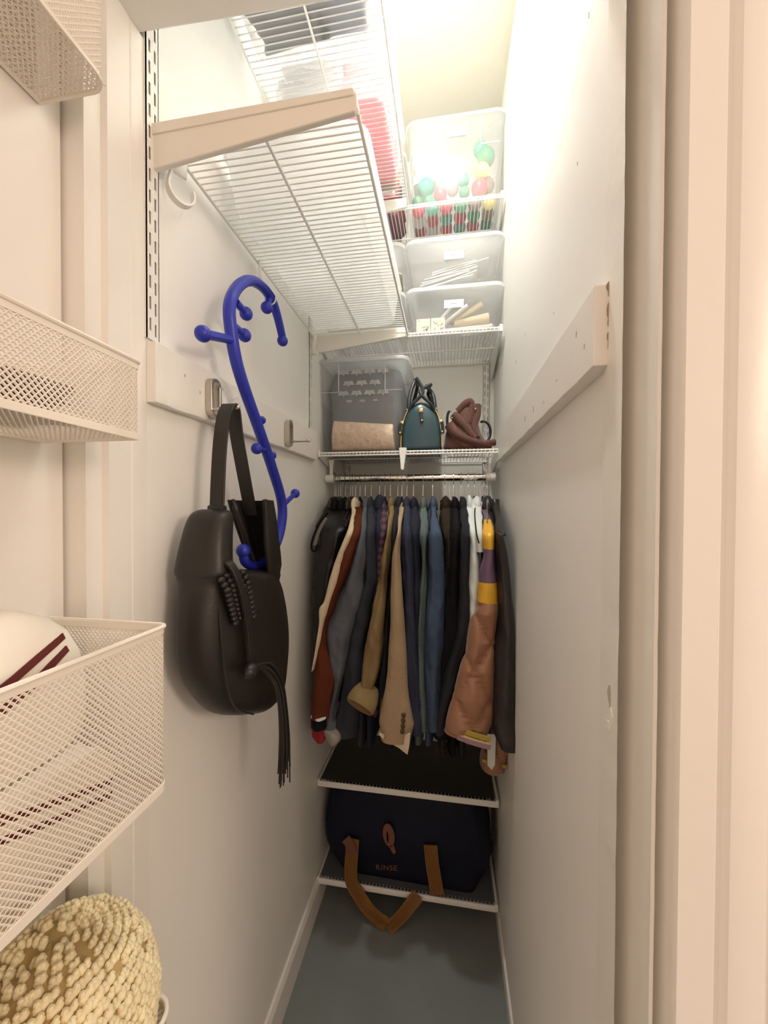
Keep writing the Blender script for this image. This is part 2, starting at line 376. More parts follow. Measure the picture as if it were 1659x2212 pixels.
# hooks clipped under the shelves
def jhook(label, loc, s=1.0, rz=0.0):
    t = thing('shelf_hook', label, 'hook', 'white plastic hooks clipped to the shelves', loc, rz)
    MB().box((-0.002*s, -0.009*s, -0.020*s), (0.002*s, 0.009*s, 0.002), 0.0012).build('clip', M_shelf, t)
    pts = [(0, -0.002*s, -0.014*s)]+[(0, (-0.001+0.012*sin(a))*s, (-0.040-0.0135*cos(a)+0.003)*s) for a in [radians(d) for d in range(-120, 121, 20)]]
    pts = [(0, -0.006*s, -0.016*s), (0, -0.0085*s, -0.026*s)]+[(0, (0.003+0.0135*cos(radians(d)))*s, (-0.036+0.0135*sin(radians(d)))*s) for d in range(170, 400, 18)]
    MB().ribbon(pts, 0.0085*s, 0.0022*s, (1, 0, 0)).build('hook_arm', M_shelf, t)
    return t
jhook('white C-shaped hook under the near end of the left shelf', (-0.428, 0.566, 1.968), 1.5, -0.5)
jhook('white hook above the curve of the blue massager', (-0.432, 0.848, 1.979), 0.9, 0.4)
jhook('white hook at the far end of the left shelf', (-0.428, 1.215, 1.974), 1.2)
# tapering clip on the front of the handbag shelf
t = thing('shelf_clip', 'white tapering clip on the front edge of the handbag shelf', 'clip', loc=(-0.151, 1.305, 1.612))
R = []
for z, w in ((0.008, 0.0125), (-0.004, 0.0125), (-0.02, 0.0105), (-0.045, 0.0075), (-0.062, 0.006), (-0.066, 0.0045)):
    R.append([(-w, -0.001, z), (w, -0.001, z), (w*0.8, -0.0045-0.003*(z < -0.03), z), (-w*0.8, -0.0045-0.003*(z < -0.03), z)])
MB().rings(R).build('clip_tongue', M_shelf, t)
MB().box((-0.0125, -0.003, 0.002), (0.0125, 0.016, 0.008), 0.001).build('clip_top', M_shelf, t)

# clothes rod
t = thing('clothes_rod', 'chrome clothes rod hung below the handbag shelf', 'clothes rod', loc=(0, 1.40, 1.527))
MB().tube([(-0.428, 0, 0), (0.142, 0, 0)], 0.0125, 20).build('rod', M_chrome, t)
for x, s in ((-0.428, -1), (0.142, 1)):
    MB().tube([(x-s*0.012, 0, 0), (x+s*0.020, 0, 0), (x+s*0.022, 0, 0)], [0.0155, 0.0155, 0.012], 18).build('end_cap', M_shelf, t)
    MB().prism([(-0.011, 0.070), (0.011, 0.070), (0.006, 0.045), (0.005, 0.012), (-0.005, 0.012), (-0.006, 0.045)], 'y', -0.004, 0.004).build('rod_hanger', M_shelf, t, bev=0.001, loc=(x, 0, 0))

# ---------------------------------------------------------------- translucent bins
def bin_(label, cx, cy, z, w, d, h, lid=True, m=None, cat='bin', grp='milky plastic storage bins', lidm=None, taper=0.012, sticker=None, ribs=True, name='storage_bin', lab=None):
    t = thing(name, label, cat, grp, (cx, cy, z)); m = m or P_bin; lidm = lidm or P_lid
    def ring(f, zz, r=0.03, e=0.0): return [(x, y, zz) for x, y in rrect(0, 0, w/2-taper*(1-f)+e, d/2-taper*(1-f)+e, r)]
    R = [ring(0, 0.001, 0.026, -0.012), ring(0, 0.003, 0.03, -0.003), ring(0, 0.010, 0.03), ring(0.9, h*0.9), ring(1, h-0.008), ring(1, h-0.007, 0.03, 0.004), ring(1, h-0.0005, 0.03, 0.004)]
    MB().rings(R, True, False).build('bin_body', m, t, ang=50)
    if ribs:
        hx = w/2
        for s in (-1, 1):
            yy = -d/2-0.0003
            MB().box((s*hx*0.52-0.0012, yy-0.0012, h*0.66), (s*hx*0.52+0.0012, yy+0.004, h-0.01), 0.0006).build('rib', lidm, t)
            a, b = sorted((s*hx*0.52, s*hx*0.90)); MB().box((a, yy+0.001, h*0.66-0.001), (b, yy+0.0045, h*0.66+0.001), 0.0004).build('rib', lidm, t)
    if lid:
        R = [ring(1, h-0.006, 0.034, 0.007), ring(1, h+0.003, 0.034, 0.008), ring(1, h+0.008, 0.032, 0.004), ring(1, h+0.009, 0.03, -0.004), ring(1, h+0.005, 0.03, -0.010)]
        MB().rings(R, False, True).build('lid', lidm, t, ang=50)
    if sticker:
        sx, sz, sw, sh = sticker
        k = tag(MB().box((sx-sw/2, -d/2-0.0018, sz-sh/2), (sx+sw/2, -d/2-0.0010, sz+sh/2)).build('sticker', M_white, t, smooth=False), 'white sticker with one short printed word')
        MB().box((sx-sw*0.16, -d/2-0.0021, sz-0.0012), (sx+sw*0.16, -d/2-0.0017, sz+0.0012)).build('print', M_ink, k, smooth=False)
    return t
def bumpy(name, label, cat, m, cx, cy, z, w, d, h, seed=1, grp=None, amp=0.006, rz=0.0):
    """soft folded cloth block"""
    rnd = random.Random(seed); R = []; nz = 9; ph = [rnd.uniform(0, 6) for _ in range(6)]
    for i in range(nz+1):
        f = i/nz; e = 1-0.10*abs(2*f-1)**4; ring = []
        for k, (x, y) in enumerate(rrect(0, 0, w/2*e, d/2*e, min(w, d)*0.2, 6)):
            a = math.atan2(y, x)
            q = 1+amp/min(w, d)*2*(sin(5*a+ph[0]+f*9)+0.6*sin(9*a+ph[1]-f*14)+0.5*sin(f*22+ph[2]))
            ring.append((x*q, y*q, h*f+amp*0.5*sin(3*a+ph[3])*(f > 0.8)))
        R.append(ring)
    o = MB().rings(R).build(name, m, ang=60, loc=(cx, cy, z)); o.rotation_euler = (0, 0, rz)
    return tag(o, label, cat, grp)

# upper left shelf: bins seen from below through the wires
bin_('milky bin with dark mixed contents at the near end of the upper left shelf', -0.287, 0.700, 2.3915, 0.285, 0.295, 0.150, m=P_fog)
M_greycloth = mat('grey_cloth', (0.16, 0.16, 0.17), 0.9, bump=0.4, bscale=90)
for i, (x, y, w, d, h, c, lb) in enumerate(((-0.365, 0.66, 0.085, 0.15, 0.09, (0.24, 0.24, 0.22), 'dark grey folded cloth'), (-0.325, 0.775, 0.15, 0.07, 0.08, (0.30, 0.30, 0.32), 'mid grey folded cloth'),
        (-0.215, 0.645, 0.10, 0.13, 0.09, (0.46, 0.24, 0.13), 'tan folded cloth'), (-0.215, 0.765, 0.10, 0.075, 0.07, (0.33, 0.33, 0.38), 'bluish grey folded cloth'),
        (-0.293, 0.645, 0.045, 0.13, 0.08, (0.36, 0.25, 0.20), 'narrow pinkish brown folded cloth'))):
    bumpy('folded_cloth', lb+' in the near bin on the upper left shelf', 'cloth', plastic('thin_cloth_%d' % i, c, 0.96, 0.6), x, y, 2.397, w, d, h, i, 'cloths in the near bin on the upper left shelf')
bin_('milky bin with a pink bundle at the far end of the upper left shelf', -0.287, 1.045, 2.3915, 0.285, 0.355, 0.150, m=P_fog)
bumpy('pink_bundle', 'pink folded bundle in the far bin on the upper left shelf', 'cloth', plastic('pink_film', (0.90, 0.47, 0.52), 0.93, 0.5), -0.207, 1.045, 2.397, 0.110, 0.255, 0.10, 9, amp=0.002)
bumpy('folded_cloth', 'white folded cloth beside the pink bundle', 'cloth', plastic('white_tissue', (0.9, 0.9, 0.9), 0.93, 0.6), -0.335, 1.02, 2.397, 0.125, 0.28, 0.09, 5)
bumpy('folded_cloth', 'brown strip of cloth behind the pink bundle', 'cloth', mat('brown_cloth', (0.45, 0.25, 0.18), 0.8, bump=0.3, bscale=60), -0.205, 1.188, 2.397, 0.10, 0.024, 0.06, 6, amp=0.001)
# lower left shelf
bin_('shallow frosted bin on the lower left shelf', -0.290, 0.955, 1.984, 0.275, 0.545, 0.105, m=P_hazy, ribs=False)

# top back shelf
ZT = 2.434
bin_('tall milky bin of christmas ornaments on the top back shelf', 0.0175, 1.465, ZT, 0.320, 0.262, 0.285, m=P_orn, sticker=(0.005, 0.235, 0.060, 0.026))
def orn(col, x, y, z, r, label, rough=0.25):
    t = thing('ornament', label, 'ornament', 'christmas ornaments in the tall bin', (x, y, z))
    MB().ball((0, 0, 0), r, 16, 10).build('bauble', mat('bauble_%d_%d_%d' % tuple(int(c*99) for c in col), col, rough, spec=0.6), t)
    MB().tube([(0, 0, r*0.95), (0, 0, r*1.14)], r*0.16, 8).build('cap', M_gold, t)
yo = 1.372
RED, DRED, GRN, TEA, GLD, SIL, BRN = (0.66, 0.03, 0.06), (0.42, 0.03, 0.06), (0.02, 0.28, 0.13), (0.05, 0.40, 0.28), (0.85, 0.68, 0.20), (0.75, 0.73, 0.66), (0.22, 0.15, 0.12)
for col, x, y, z, r, lb in ((RED, 0.099, yo, 0.072, 0.027, 'large bright red bauble at the right of the pile'), (GLD, 0.107, yo, 0.128, 0.025, 'pale gold bauble above the large red one'),
        (TEA, 0.046, yo, 0.104, 0.019, 'sea-green bauble in the middle of the pile'), (GRN, 0.049, yo+0.002, 0.066, 0.018, 'green bauble just below the middle one'),
        (TEA, -0.082, yo, 0.098, 0.029, 'large pale green bauble at the left of the pile'), (GRN, -0.112, yo+0.002, 0.052, 0.018, 'small dark green bauble at the far left of the pile'),
        (GRN, -0.072, yo, 0.047, 0.020, 'dark green bauble under the large pale one'), (DRED, -0.032, yo, 0.066, 0.022, 'dark red bauble left of the middle'),
        (SIL, -0.012, yo+0.002, 0.120, 0.017, 'small silver bauble in the middle'), (BRN, 0.010, yo+0.004, 0.082, 0.020, 'brown bauble in the middle of the pile'),
        (SIL, 0.032, yo+0.01, 0.150, 0.026, 'large white bauble above the middle'), (BRN, 0.125, yo+0.045, 0.112, 0.028, 'dark brown bauble behind the gold one'),
        (GRN, 0.122, yo+0.02, 0.190, 0.030, 'large green bauble high at the right'), (TEA, 0.104, yo+0.035, 0.232, 0.024, 'topmost green bauble at the right')):
    orn(col, x, y, ZT+z, r, lb)
k = 0
for ix in range(6):
    for iy in range(3):
        c = (RED, GRN, DRED, TEA, BRN, SIL, RED, GLD)[(ix*3+iy*5) % 8]; cn = ('bright red', 'green', 'dark red', 'sea-green', 'brown', 'silver', 'bright red', 'gold')[(ix*3+iy*5) % 8]
        orn(c, -0.108+0.048*ix, 1.378+0.052*iy, ZT+0.026, 0.0225, cn+' bauble on the bin floor, %s row, %s' % (('front', 'middle', 'back')[iy], ('far left', 'second from left', 'third from left', 'third from right', 'second from right', 'far right')[ix]))
bumpy('tissue_bundle', 'crumpled white tissue bundle in the ornament bin', 'tissue', M_white, -0.068, 1.43, ZT+0.125, 0.115, 0.11, 0.125, 4, amp=0.006)
bin_('milky bin at the left of the top back shelf with red contents', -0.300, 1.465, ZT, 0.285, 0.262, 0.20, m=P_bin)
bumpy('folded_cloth', 'dark red folded cloth in the left bin of the top back shelf', 'cloth', mat('dark_red_cloth', (0.20, 0.03, 0.03), 0.8, bump=0.3, bscale=60), -0.225, 1.42, ZT+0.005, 0.11, 0.15, 0.10, 12)

# second back shelf: four stacked bins
ZM = 2.008
def labelled(label, x, z, h, st=True, w=0.318):
    return bin_(label, x, 1.462, z, w, 0.268, h, m=P_bin, sticker=(-0.002, h*0.63, 0.064, 0.026) if st else None, ribs=False, grp='stacked bins on the second back shelf')
labelled('labelled milky bin with rolled paper, lower right of the four stacked bins', 0.0175, ZM, 0.145)
labelled('labelled milky bin with white papers, upper right of the four stacked bins', 0.0175, ZM+0.158, 0.150)
labelled('milky bin mostly behind the left shelf, lower left of the stacked bins', -0.300, ZM, 0.145, False, 0.285)
labelled('milky bin mostly behind the left shelf, upper left of the stacked bins', -0.300, ZM+0.158, 0.150, False, 0.285)
rnd = random.Random(5)
M_paper = mat('white_paper', (0.82, 0.82, 0.80), 0.6, var=0.05, vscale=20)
M_manila = mat('manila_paper', (0.72, 0.62, 0.44), 0.65, var=0.1, vscale=12)
for i in range(12):
    w = rnd.uniform(0.14, 0.20); x = 0.0175-0.13+w/2+0.006*i*0.9+rnd.uniform(0, 0.01); z = ZM+0.158+0.006+0.0052*i
    o = MB().box((-w/2, 0, -0.0014), (w/2, 0.10, 0.0014)).build('envelope', M_paper, smooth=False, loc=(x-0.006, 1.35+0.003*(i % 3), z+0.012))
    o.rotation_euler = (0, radians(-10-rnd.uniform(0, 5)), radians(rnd.uniform(-3, 3)))
    tag(o, 'white envelope in the pile inside the upper right stacked bin', 'envelope', 'envelopes in the upper right stacked bin')
def roll(x, z, L, r0, r1, ay, m, lb, y=1.37):
    o = MB().tube([(-L/2, 0, 0), (L/2, 0, 0)], [r0, r1], 14, cap=False).tube([(-L/2, 0, 0), (L/2, 0, 0)], [r0*0.6, r1*0.6], 12, cap=False).build('paper_roll', m, loc=(x, y, z)); o.rotation_euler = (0, radians(ay), radians(4))
    tag(o, lb, 'paper roll', 'paper rolls in the lower right stacked bin')
roll(0.075, ZM+0.048, 0.115, 0.010, 0.020, -6, M_manila, 'fat cream paper roll at the right of the lower right stacked bin')
roll(0.010, ZM+0.066, 0.13, 0.006, 0.007, -38, M_paper, 'thin white roll leaning up behind the printed cards')
roll(-0.030, ZM+0.070, 0.12, 0.005, 0.006, -48, M_paper, 'thin white roll at the left end behind the cards', 1.385)
roll(0.060, ZM+0.085, 0.12, 0.007, 0.012, -30, M_manila, 'tilted cream roll behind the sticker', 1.39)
roll(0.045, ZM+0.022, 0.20, 0.009, 0.011, -4, M_paper, 'long white roll along the bottom of the bin')
roll(0.090, ZM+0.022, 0.10, 0.010, 0.012, -10, M_paper, 'short white roll at the bottom right of the bin', 1.39)
M_hollyprint = mat('grey_print', (0.30, 0.31, 0.28), 0.7)
for k, x in enumerate((-0.087, -0.037)):
    t = thing('printed_card', ('left' if k == 0 else 'right')+' one of two square cards with grey sprigs in the lower right stacked bin', 'card', 'two square cards in the stacked bin', (x, 1.344, ZM+0.034))
    MB().box((-0.0235, 0, -0.023), (0.0235, 0.0015, 0.023)).build('card', mat('cream_card', (0.82, 0.81, 0.72), 0.6), t, smooth=False)
    for i in range(9):
        a = rnd.uniform(0, 6.28); px, pz = rnd.uniform(-0.017, 0.017), rnd.uniform(-0.017, 0.017); l = rnd.uniform(0.003, 0.007)
        MB().prism([(px-l*cos(a), pz-l*sin(a)), (px+0.0022*sin(a), pz-0.0022*cos(a)), (px+l*cos(a), pz+l*sin(a)), (px-0.0022*sin(a), pz+0.0022*cos(a))], 'y', -0.0006, 0.0002).build('printed_leaf', M_hollyprint, t, smooth=False)
bumpy('folded_cloth', 'grey brown cloth in the upper left stacked bin', 'cloth', mat('taupe_cloth', (0.45, 0.42, 0.36), 0.8), -0.23, 1.43, ZM+0.164, 0.12, 0.17, 0.08, 15)

# big bin on the handbag shelf
ZH = 1.614
bin_('large clear bin with a gold pouch on the handbag shelf', -0.2985, 1.462, ZH, 0.318, 0.268, 0.318, m=plastic('clear_grey_bin_plastic', (0.80, 0.85, 0.88), 0.22), lid=True, taper=0.014, grp=None)
M_bluegrey = mat('blue_grey_cloth', (0.17, 0.18, 0.21), 0.85, var=0.12, vscale=12, bump=0.2, bscale=40)
bc = bumpy('folded_blanket', 'blue grey folded blanket with pale leaf print in the large clear bin', 'blanket', M_bluegrey, -0.2985, 1.485, ZH+0.006, 0.276, 0.20, 0.298, 21, amp=0.002)
M_pale = mat('pale_print', (0.62, 0.60, 0.62), 0.8)
def leafp(px, pz, a, l):
    w = l*0.34
    P = [(0, 0), (l*0.4, w), (l, 0), (l*0.4, -w)]
    return [(px+x*cos(a)-y*sin(a), pz+x*sin(a)+y*cos(a)) for x, y in P]
m = MB()
for r_, (z0, n, xs) in enumerate(((0.298, 4, -0.079), (0.258, 3, -0.060), (0.222, 4, -0.079), (0.190, 3, -0.058))):
    for i in range(n):
        px = xs+i*0.0485; l = 0.026 if r_ < 3 else 0.014
        for a in (212, 270, 328): m.prism(leafp(px, z0, radians(a), l*(0.8 if a == 270 else 1)), 'y', -0.1045, -0.1005)
m.build('leaf_print', M_pale, bc, smooth=False)['kind'] = 'stuff'
# gold pouch
t = thing('gold_pouch', 'crinkled gold beige zip pouch in the large clear bin', 'pouch', loc=(-0.2950, 1.348, ZH+0.006))
M_goldfab = mat('gold_beige_fabric', (0.60, 0.47, 0.36), 0.5, var=0.35, vscale=55, bump=0.8, bscale=70, bdist=0.004)
R = []
for i in range(11):
    f = i/10; hy = 0.006+0.022*sin(pi*min(0.98, max(0.03, 0.05+0.9*f)))**0.6; top = 0.094
    R.append([(x, y, 0.002+f*(top-0.010*(x/0.11)) + 0.0015*sin(x*90)) for x, y in rrect(0, 0, 0.112-0.006*f, hy, 0.005, 4)])
MB().rings(R).build('pouch_body', M_goldfab, t, ang=70)
MB().tube([(-0.104, -0.004, 0.070), (-0.100, -0.003, 0.094), (-0.092, 0, 0.103), (0, 0, 0.095), (0.098, 0, 0.0865)], 0.0028, 8).build('zip_edge', mat('gold_piping', (0.62, 0.50, 0.35), 0.4), t)

# ---------------------------------------------------------------- wall hooks on the left batten
def wall_hook(label, y, z):
    t = thing('wall_hook', label, 'hook', 'metal hooks on the left batten', (-0.4345, y, z))
    out_ = rrect(0, 0, 0.0155, 0.036, 0.0150, 8); inn = rrect(0, 0, 0.0105, 0.031, 0.0100, 8)
    R = [[(x, p, q) for p, q in poly] for x, poly in ((0.001, out_), (0.013, out_), (0.0135, [(p*0.97, q*0.98) for p, q in out_]), (0.0135, [(p*1.05, q*1.02) for p, q in inn]), (0.013, inn), (0.001, inn), (0.001, out_))]
    MB().rings(R, False, False).build('hook_loop', M_nickel, t, ang=40)
    MB().tube([(0.0012, -0.012 if y < 0.8 else 0, -0.0235), (0.058, -0.012 if y < 0.8 else 0, -0.022), (0.060, -0.012 if y < 0.8 else 0, -0.022)], [0.0028, 0.0028, 0.0018], 10).build('peg', M_nickel, t)
    MB().ball((0.062, -0.012 if y < 0.8 else 0, -0.0215), 0.0045, 10, 6).build('peg_tip', M_nickel, t)
    return t
wall_hook('near metal loop hook on the left batten, holding the black bag strap', 0.660, 1.610)
wall_hook('far empty metal loop hook on the left batten near the back shelf', 1.005, 1.616)

# ---------------------------------------------------------------- blue massage hook
CX_ = -0.385
t = thing('massage_hook', 'blue S-shaped self-massage cane with round knobs on the left wall', 'massager', loc=(CX_, 0.74, 1.6))
cane = [(0.867, 1.809), (0.856, 1.825), (0.839, 1.846), (0.819, 1.863), (0.796, 1.871), (0.768, 1.871), (0.735, 1.863), (0.704, 1.847), (0.676, 1.823), (0.655, 1.796), (0.643, 1.77), (0.642, 1.748), (0.647, 1.726), (0.654, 1.701), (0.667, 1.673), (0.687, 1.645), (0.71, 1.618), (0.735, 1.590), (0.764, 1.557), (0.793, 1.523), (0.823, 1.485), (0.850, 1.449), (0.865, 1.417), (0.865, 1.384), (0.848, 1.348), (0.82, 1.319), (0.782, 1.297), (0.747, 1.290), (0.716, 1.295), (0.695, 1.306), (0.689, 1.322)]
cp = spline([(0, y-0.74, z-1.6) for y, z in cane], 4)
nn = len(cp); rr = [0.0078+0.0022*min(1, i/24.0)-0.002*max(0, (i-nn+24)/24.0) for i in range(nn)]
MB().tube(cp, rr, 12, flat=1.15, up=(1, 0, 0)).build('cane', M_blue, t)
rail = [(v[0]+0.0106, v[1], v[2]) for v in cp[14:56]]
MB().tube(rail, 0.0016, 6).build('raised_edge', M_blue, t)
def knob(y, z, r, ya=None, za=None, rs=0.006, x=0.0, x2=0.0):
    m = MB().ball((x2, y-0.74, z-1.6), r, 16, 10)
    if ya is not None: m.tube([(x, ya-0.74, za-1.6), (x2, y-0.74, z-1.6)], [rs, rs], 10)
    m.build('knob', M_blue, t)
knob(0.867, 1.803, 0.0125)
knob(0.566, 1.683, 0.0130, 0.649, 1.710, 0.0078)
knob(0.700, 1.782, 0.0125, 0.664, 1.785, 0.007)
knob(0.694, 1.738, 0.0125, 0.650, 1.738, 0.007)
knob(0.786, 1.838, 0.0125, 0.800, 1.866, 0.007)
knob(0.742, 1.530, 0.0115, 0.778, 1.533, 0.0065)
knob(0.764, 1.593, 0.0085, 0.738, 1.590, 0.0065)
knob(0.815, 1.527, 0.0085, 0.789, 1.524, 0.0065)
knob(0.945, 1.449, 0.0118, 0.870, 1.417, 0.0058)
knob(0.689, 1.327, 0.0135)
MB().tube([(0.0125*cos(a), 0.064, 0.266+0.0125*sin(a)) for a in [2*pi*k/14 for k in range(14)]], 0.0018, 6, closed=True).tube([(0, 0.066, 0.278), (-0.015, 0.085, 0.300), (-0.040, 0.104, 0.325)], 0.0012, 6).build('tie', M_white, t)

# ---------------------------------------------------------------- black hobo bag
t = thing('hobo_bag', 'large black leather hobo bag hanging from the near wall hook', 'handbag', loc=(-0.388, 0.67, 0.98))
OX, OY, OZ = -0.388, 0.67, 0.98
def sring(xc, yc, z, hx, hy, p=2.4, n=28, tilt=0.0):
    out = []
    for k in range(n):
        a = 2*pi*k/n; c, s_ = cos(a), sin(a)
        dx = math.copysign(abs(c)**(2/p), c)*hx; dy = math.copysign(abs(s_)**(2/p), s_)*hy
        out.append((xc+dx-OX, yc+dy-OY, z+tilt*dy-OZ))
    return out
rows = [(0.982, 0.765, 0.808, 0.010, 0.0), (0.988, 0.735, 0.828, 0.024, 0), (1.005, 0.688, 0.842, 0.036, 0), (1.03, 0.622, 0.850, 0.043, 0), (1.06, 0.560, 0.855, 0.048, 0), (1.10, 0.518, 0.856, 0.051, 0), (1.15, 0.493, 0.848, 0.052, 0),
        (1.20, 0.487, 0.832, 0.050, 0), (1.24, 0.489, 0.812, 0.046, 0), (1.265, 0.494, 0.798, 0.042, 0), (1.283, 0.500, 0.782, 0.036, 0), (1.293, 0.515, 0.765, 0.026, 0)]
rows = [(z, a*1.09 if z > 1.08 else a*(1+0.09*(z-0.98)/0.1), b, h_) for z, a, b, h_, q in rows if z < 1.25]
rows += [(1.262, 0.536, 0.792, 0.043), (1.277, 0.538, 0.765, 0.040), (1.286, 0.540, 0.725, 0.038), (1.292, 0.541, 0.680, 0.037), (1.298, 0.542, 0.635, 0.036), (1.308, 0.543, 0.604, 0.035),
         (1.35, 0.551, 0.607, 0.033), (1.385, 0.563, 0.614, 0.031), (1.400, 0.574, 0.617, 0.026), (1.405, 0.586, 0.611, 0.016)]
rows = [tuple(v) for v in spline([(z, a, b) for z, a, b, _ in rows], 3)]; hxs = spline([(h_, 0, 0) for h_ in [0.010, 0.024, 0.036, 0.043, 0.048, 0.051, 0.052, 0.052, 0.051, 0.050, 0.049, 0.048, 0.047, 0.046, 0.045, 0.040, 0.036, 0.030, 0.018]], 3)
MB().rings([sring(-0.388, (r[1]+r[2])/2, r[0], h_[0], (r[2]-r[1])/2, 2.3+0.5*ss((r[0]-1.03)/0.14)) for r, h_ in zip(rows, hxs)]).build('bag_body', M_leather, t, ang=75)
# right gusset: open shell, dark lining inside
R1 = []; R2 = []
for z, ax, ay, bx, by, fy in ((1.424, -0.414, 0.700, -0.340, 0.690, 0.742), (1.40, -0.414, 0.712, -0.340, 0.694, 0.752), (1.37, -0.413, 0.728, -0.340, 0.697, 0.762), (1.34, -0.411, 0.744, -0.341, 0.699, 0.772), (1.31, -0.408, 0.757, -0.342, 0.708, 0.782), (1.29, -0.400, 0.764, -0.344, 0.716, 0.790), (1.265, -0.385, 0.764, -0.350, 0.734, 0.792), (1.22, -0.381, 0.758, -0.364, 0.744, 0.776)):
    mx, dy = (ax+bx)/2, fy
    def U(k):
        pts = [(ax-0.004+k, ay-0.012), (ax+k, ay), (ax+0.004+k, dy-0.010), (mx-0.012, dy-k), (mx+0.012, dy-k), (bx-0.002-k, dy-0.014), (bx+0.002-k, by), (bx-0.001-k, by-0.006)]
        return [(x-OX, y-OY, z-OZ) for x, y in pts]
    R1.append(U(0.0)+list(reversed(U(0.0035)))); R2.append([(x, y-0.0004, zz) for x, y, zz in U(0.0040)[1:7]])
MB().rings(R1).build('open_gusset', M_leather, t, ang=50)
MB().tube(spline([(x-OX, y-OY, z-OZ) for x, y, z in ((-0.413, 0.698, 1.425), (-0.407, 0.710, 1.395), (-0.403, 0.727, 1.36), (-0.400, 0.742, 1.325), (-0.394, 0.752, 1.295), (-0.380, 0.752, 1.272), (-0.362, 0.738, 1.262))], 4), [0.004]*2+[0.0085]*18+[0.006]*5, 10).build('rolled_lip', M_leather, t)
MB().tube(spline([(x-OX, y-OY, z-OZ) for x, y, z in ((-0.340, 0.689, 1.425), (-0.340, 0.696, 1.37), (-0.342, 0.706, 1.31), (-0.349, 0.722, 1.268), (-0.362, 0.738, 1.260))], 4), 0.0035, 8).build('edge_binding', M_leather, t)
MB().rings([[*r, *[(x*1.0, y+0.001, z) for x, y, z in reversed(r)]] for r in R2]).build('lining', M_darkin, t)
# seam down the near edge and round the bottom
sm = spline([(-0.366-OX, 0.584-OY, 1.398-OZ), (-0.361-OX, 0.568-OY, 1.34-OZ), (-0.352-OX, 0.556-OY, 1.25-OZ), (-0.344-OX, 0.560-OY, 1.15-OZ), (-0.345-OX, 0.590-OY, 1.08-OZ), (-0.349-OX, 0.660-OY, 1.030-OZ)], 6)
MB().tube(sm, 0.0016, 6).build('seam', M_leather, t)
# shoulder strap over the peg, buckle at the near tip
sp = spline([(-0.386-OX, y-OY, z-OZ) for y, z in ((0.603, 1.393), (0.605, 1.41), (0.608, 1.455), (0.614, 1.515), (0.624, 1.563), (0.636, 1.586), (0.648, 1.5935), (0.658, 1.583), (0.668, 1.54), (0.684, 1.495), (0.708, 1.430), (0.722, 1.395))], 5)
MB().ribbon(sp, 0.026, 0.0035, (1, 0, 0)).build('shoulder_strap', M_leather, t)
MB().ribbon([(v[0], v[1]-0.0022, v[2]) for v in sp[2:9]], 0.018, 0.0018, (1, 0, 0)).build('strap_facing', M_leather, t)
MB().box((-0.400-OX, 0.597-OY, 1.400-OZ), (-0.371-OX, 0.612-OY, 1.412-OZ), 0.003).build('strap_keeper', M_leather, t)
MB().tube([(-0.404-OX, 0.599-OY, 1.404-OZ), (-0.404-OX, 0.588-OY, 1.383-OZ), (-0.366-OX, 0.588-OY, 1.381-OZ), (-0.366-OX, 0.599-OY, 1.402-OZ)], 0.0021, 8).build('buckle', M_gold, t)
MB().box((-0.401-OX, 0.586-OY, 1.376-OZ), (-0.369-OX, 0.604-OY, 1.386-OZ), 0.003).build('strap_tab', M_leather, t)
# braided trim, knot and tassel
m = MB()
for (ya, za, yb, zb) in ((0.556, 1.296, 0.586, 1.222), (0.604, 1.294, 0.630, 1.212)):
    for i in range(10):
        f = i/9; x = -0.336-0.006*max(0, 1-f*5)
        for s_ in (-1, 1):
            m.ball((x-OX, ya+(yb-ya)*f+s_*0.0078-OY, za+(zb-za)*f+(0.0045 if s_ > 0 else 0)-OZ), 0.0074, 10, 6, (0.7, 1.2, 0.72))
b_ = m.build('braided_trim', M_leather, t); b_['kind'] = 'stuff'
MB().ribbon(spline([(-0.365-OX, 0.572-OY, 1.318-OZ), (-0.338-OX, 0.568-OY, 1.316-OZ), (-0.327-OX, 0.584-OY, 1.265-OZ), (-0.327-OX, 0.603-OY, 1.20-OZ), (-0.328-OX, 0.612-OY, 1.15-OZ)], 5), 0.015, 0.006, (0, 1, 0.2)).build('trim_band', M_leather, t)
MB().ball((-0.322-OX, 0.600-OY, 1.137-OZ), 0.014, 12, 8, (0.9, 1.3, 0.9)).build('knot', M_leather, t)
m = MB(); rnd = random.Random(2)
for i in range(30):
    a, b = rnd.uniform(-0.010, 0.010), rnd.uniform(-0.006, 0.006); ze = rnd.uniform(0.862, 0.925); k = a/0.010
    m.tube(spline([(-0.320+b*0.5-OX, 0.600+a*0.4-OY, 1.140-OZ), (-0.316+b-OX, 0.640+a-OY, 1.128+a*0.3-OZ), (-0.314+b-OX, 0.683+a-OY, 1.082-OZ), (-0.314+b-OX, 0.703+a-OY, 1.03-OZ), (-0.314+b*1.3-OX, 0.712+a*1.15-OY, 0.96-OZ), (-0.314+b*1.6-OX, 0.709+a*1.6-OY, ze-OZ)], 4), [0.0019]*18+[0.0014]*3, 5)
m.build('tassel', M_leather, t)['kind'] = 'stuff'

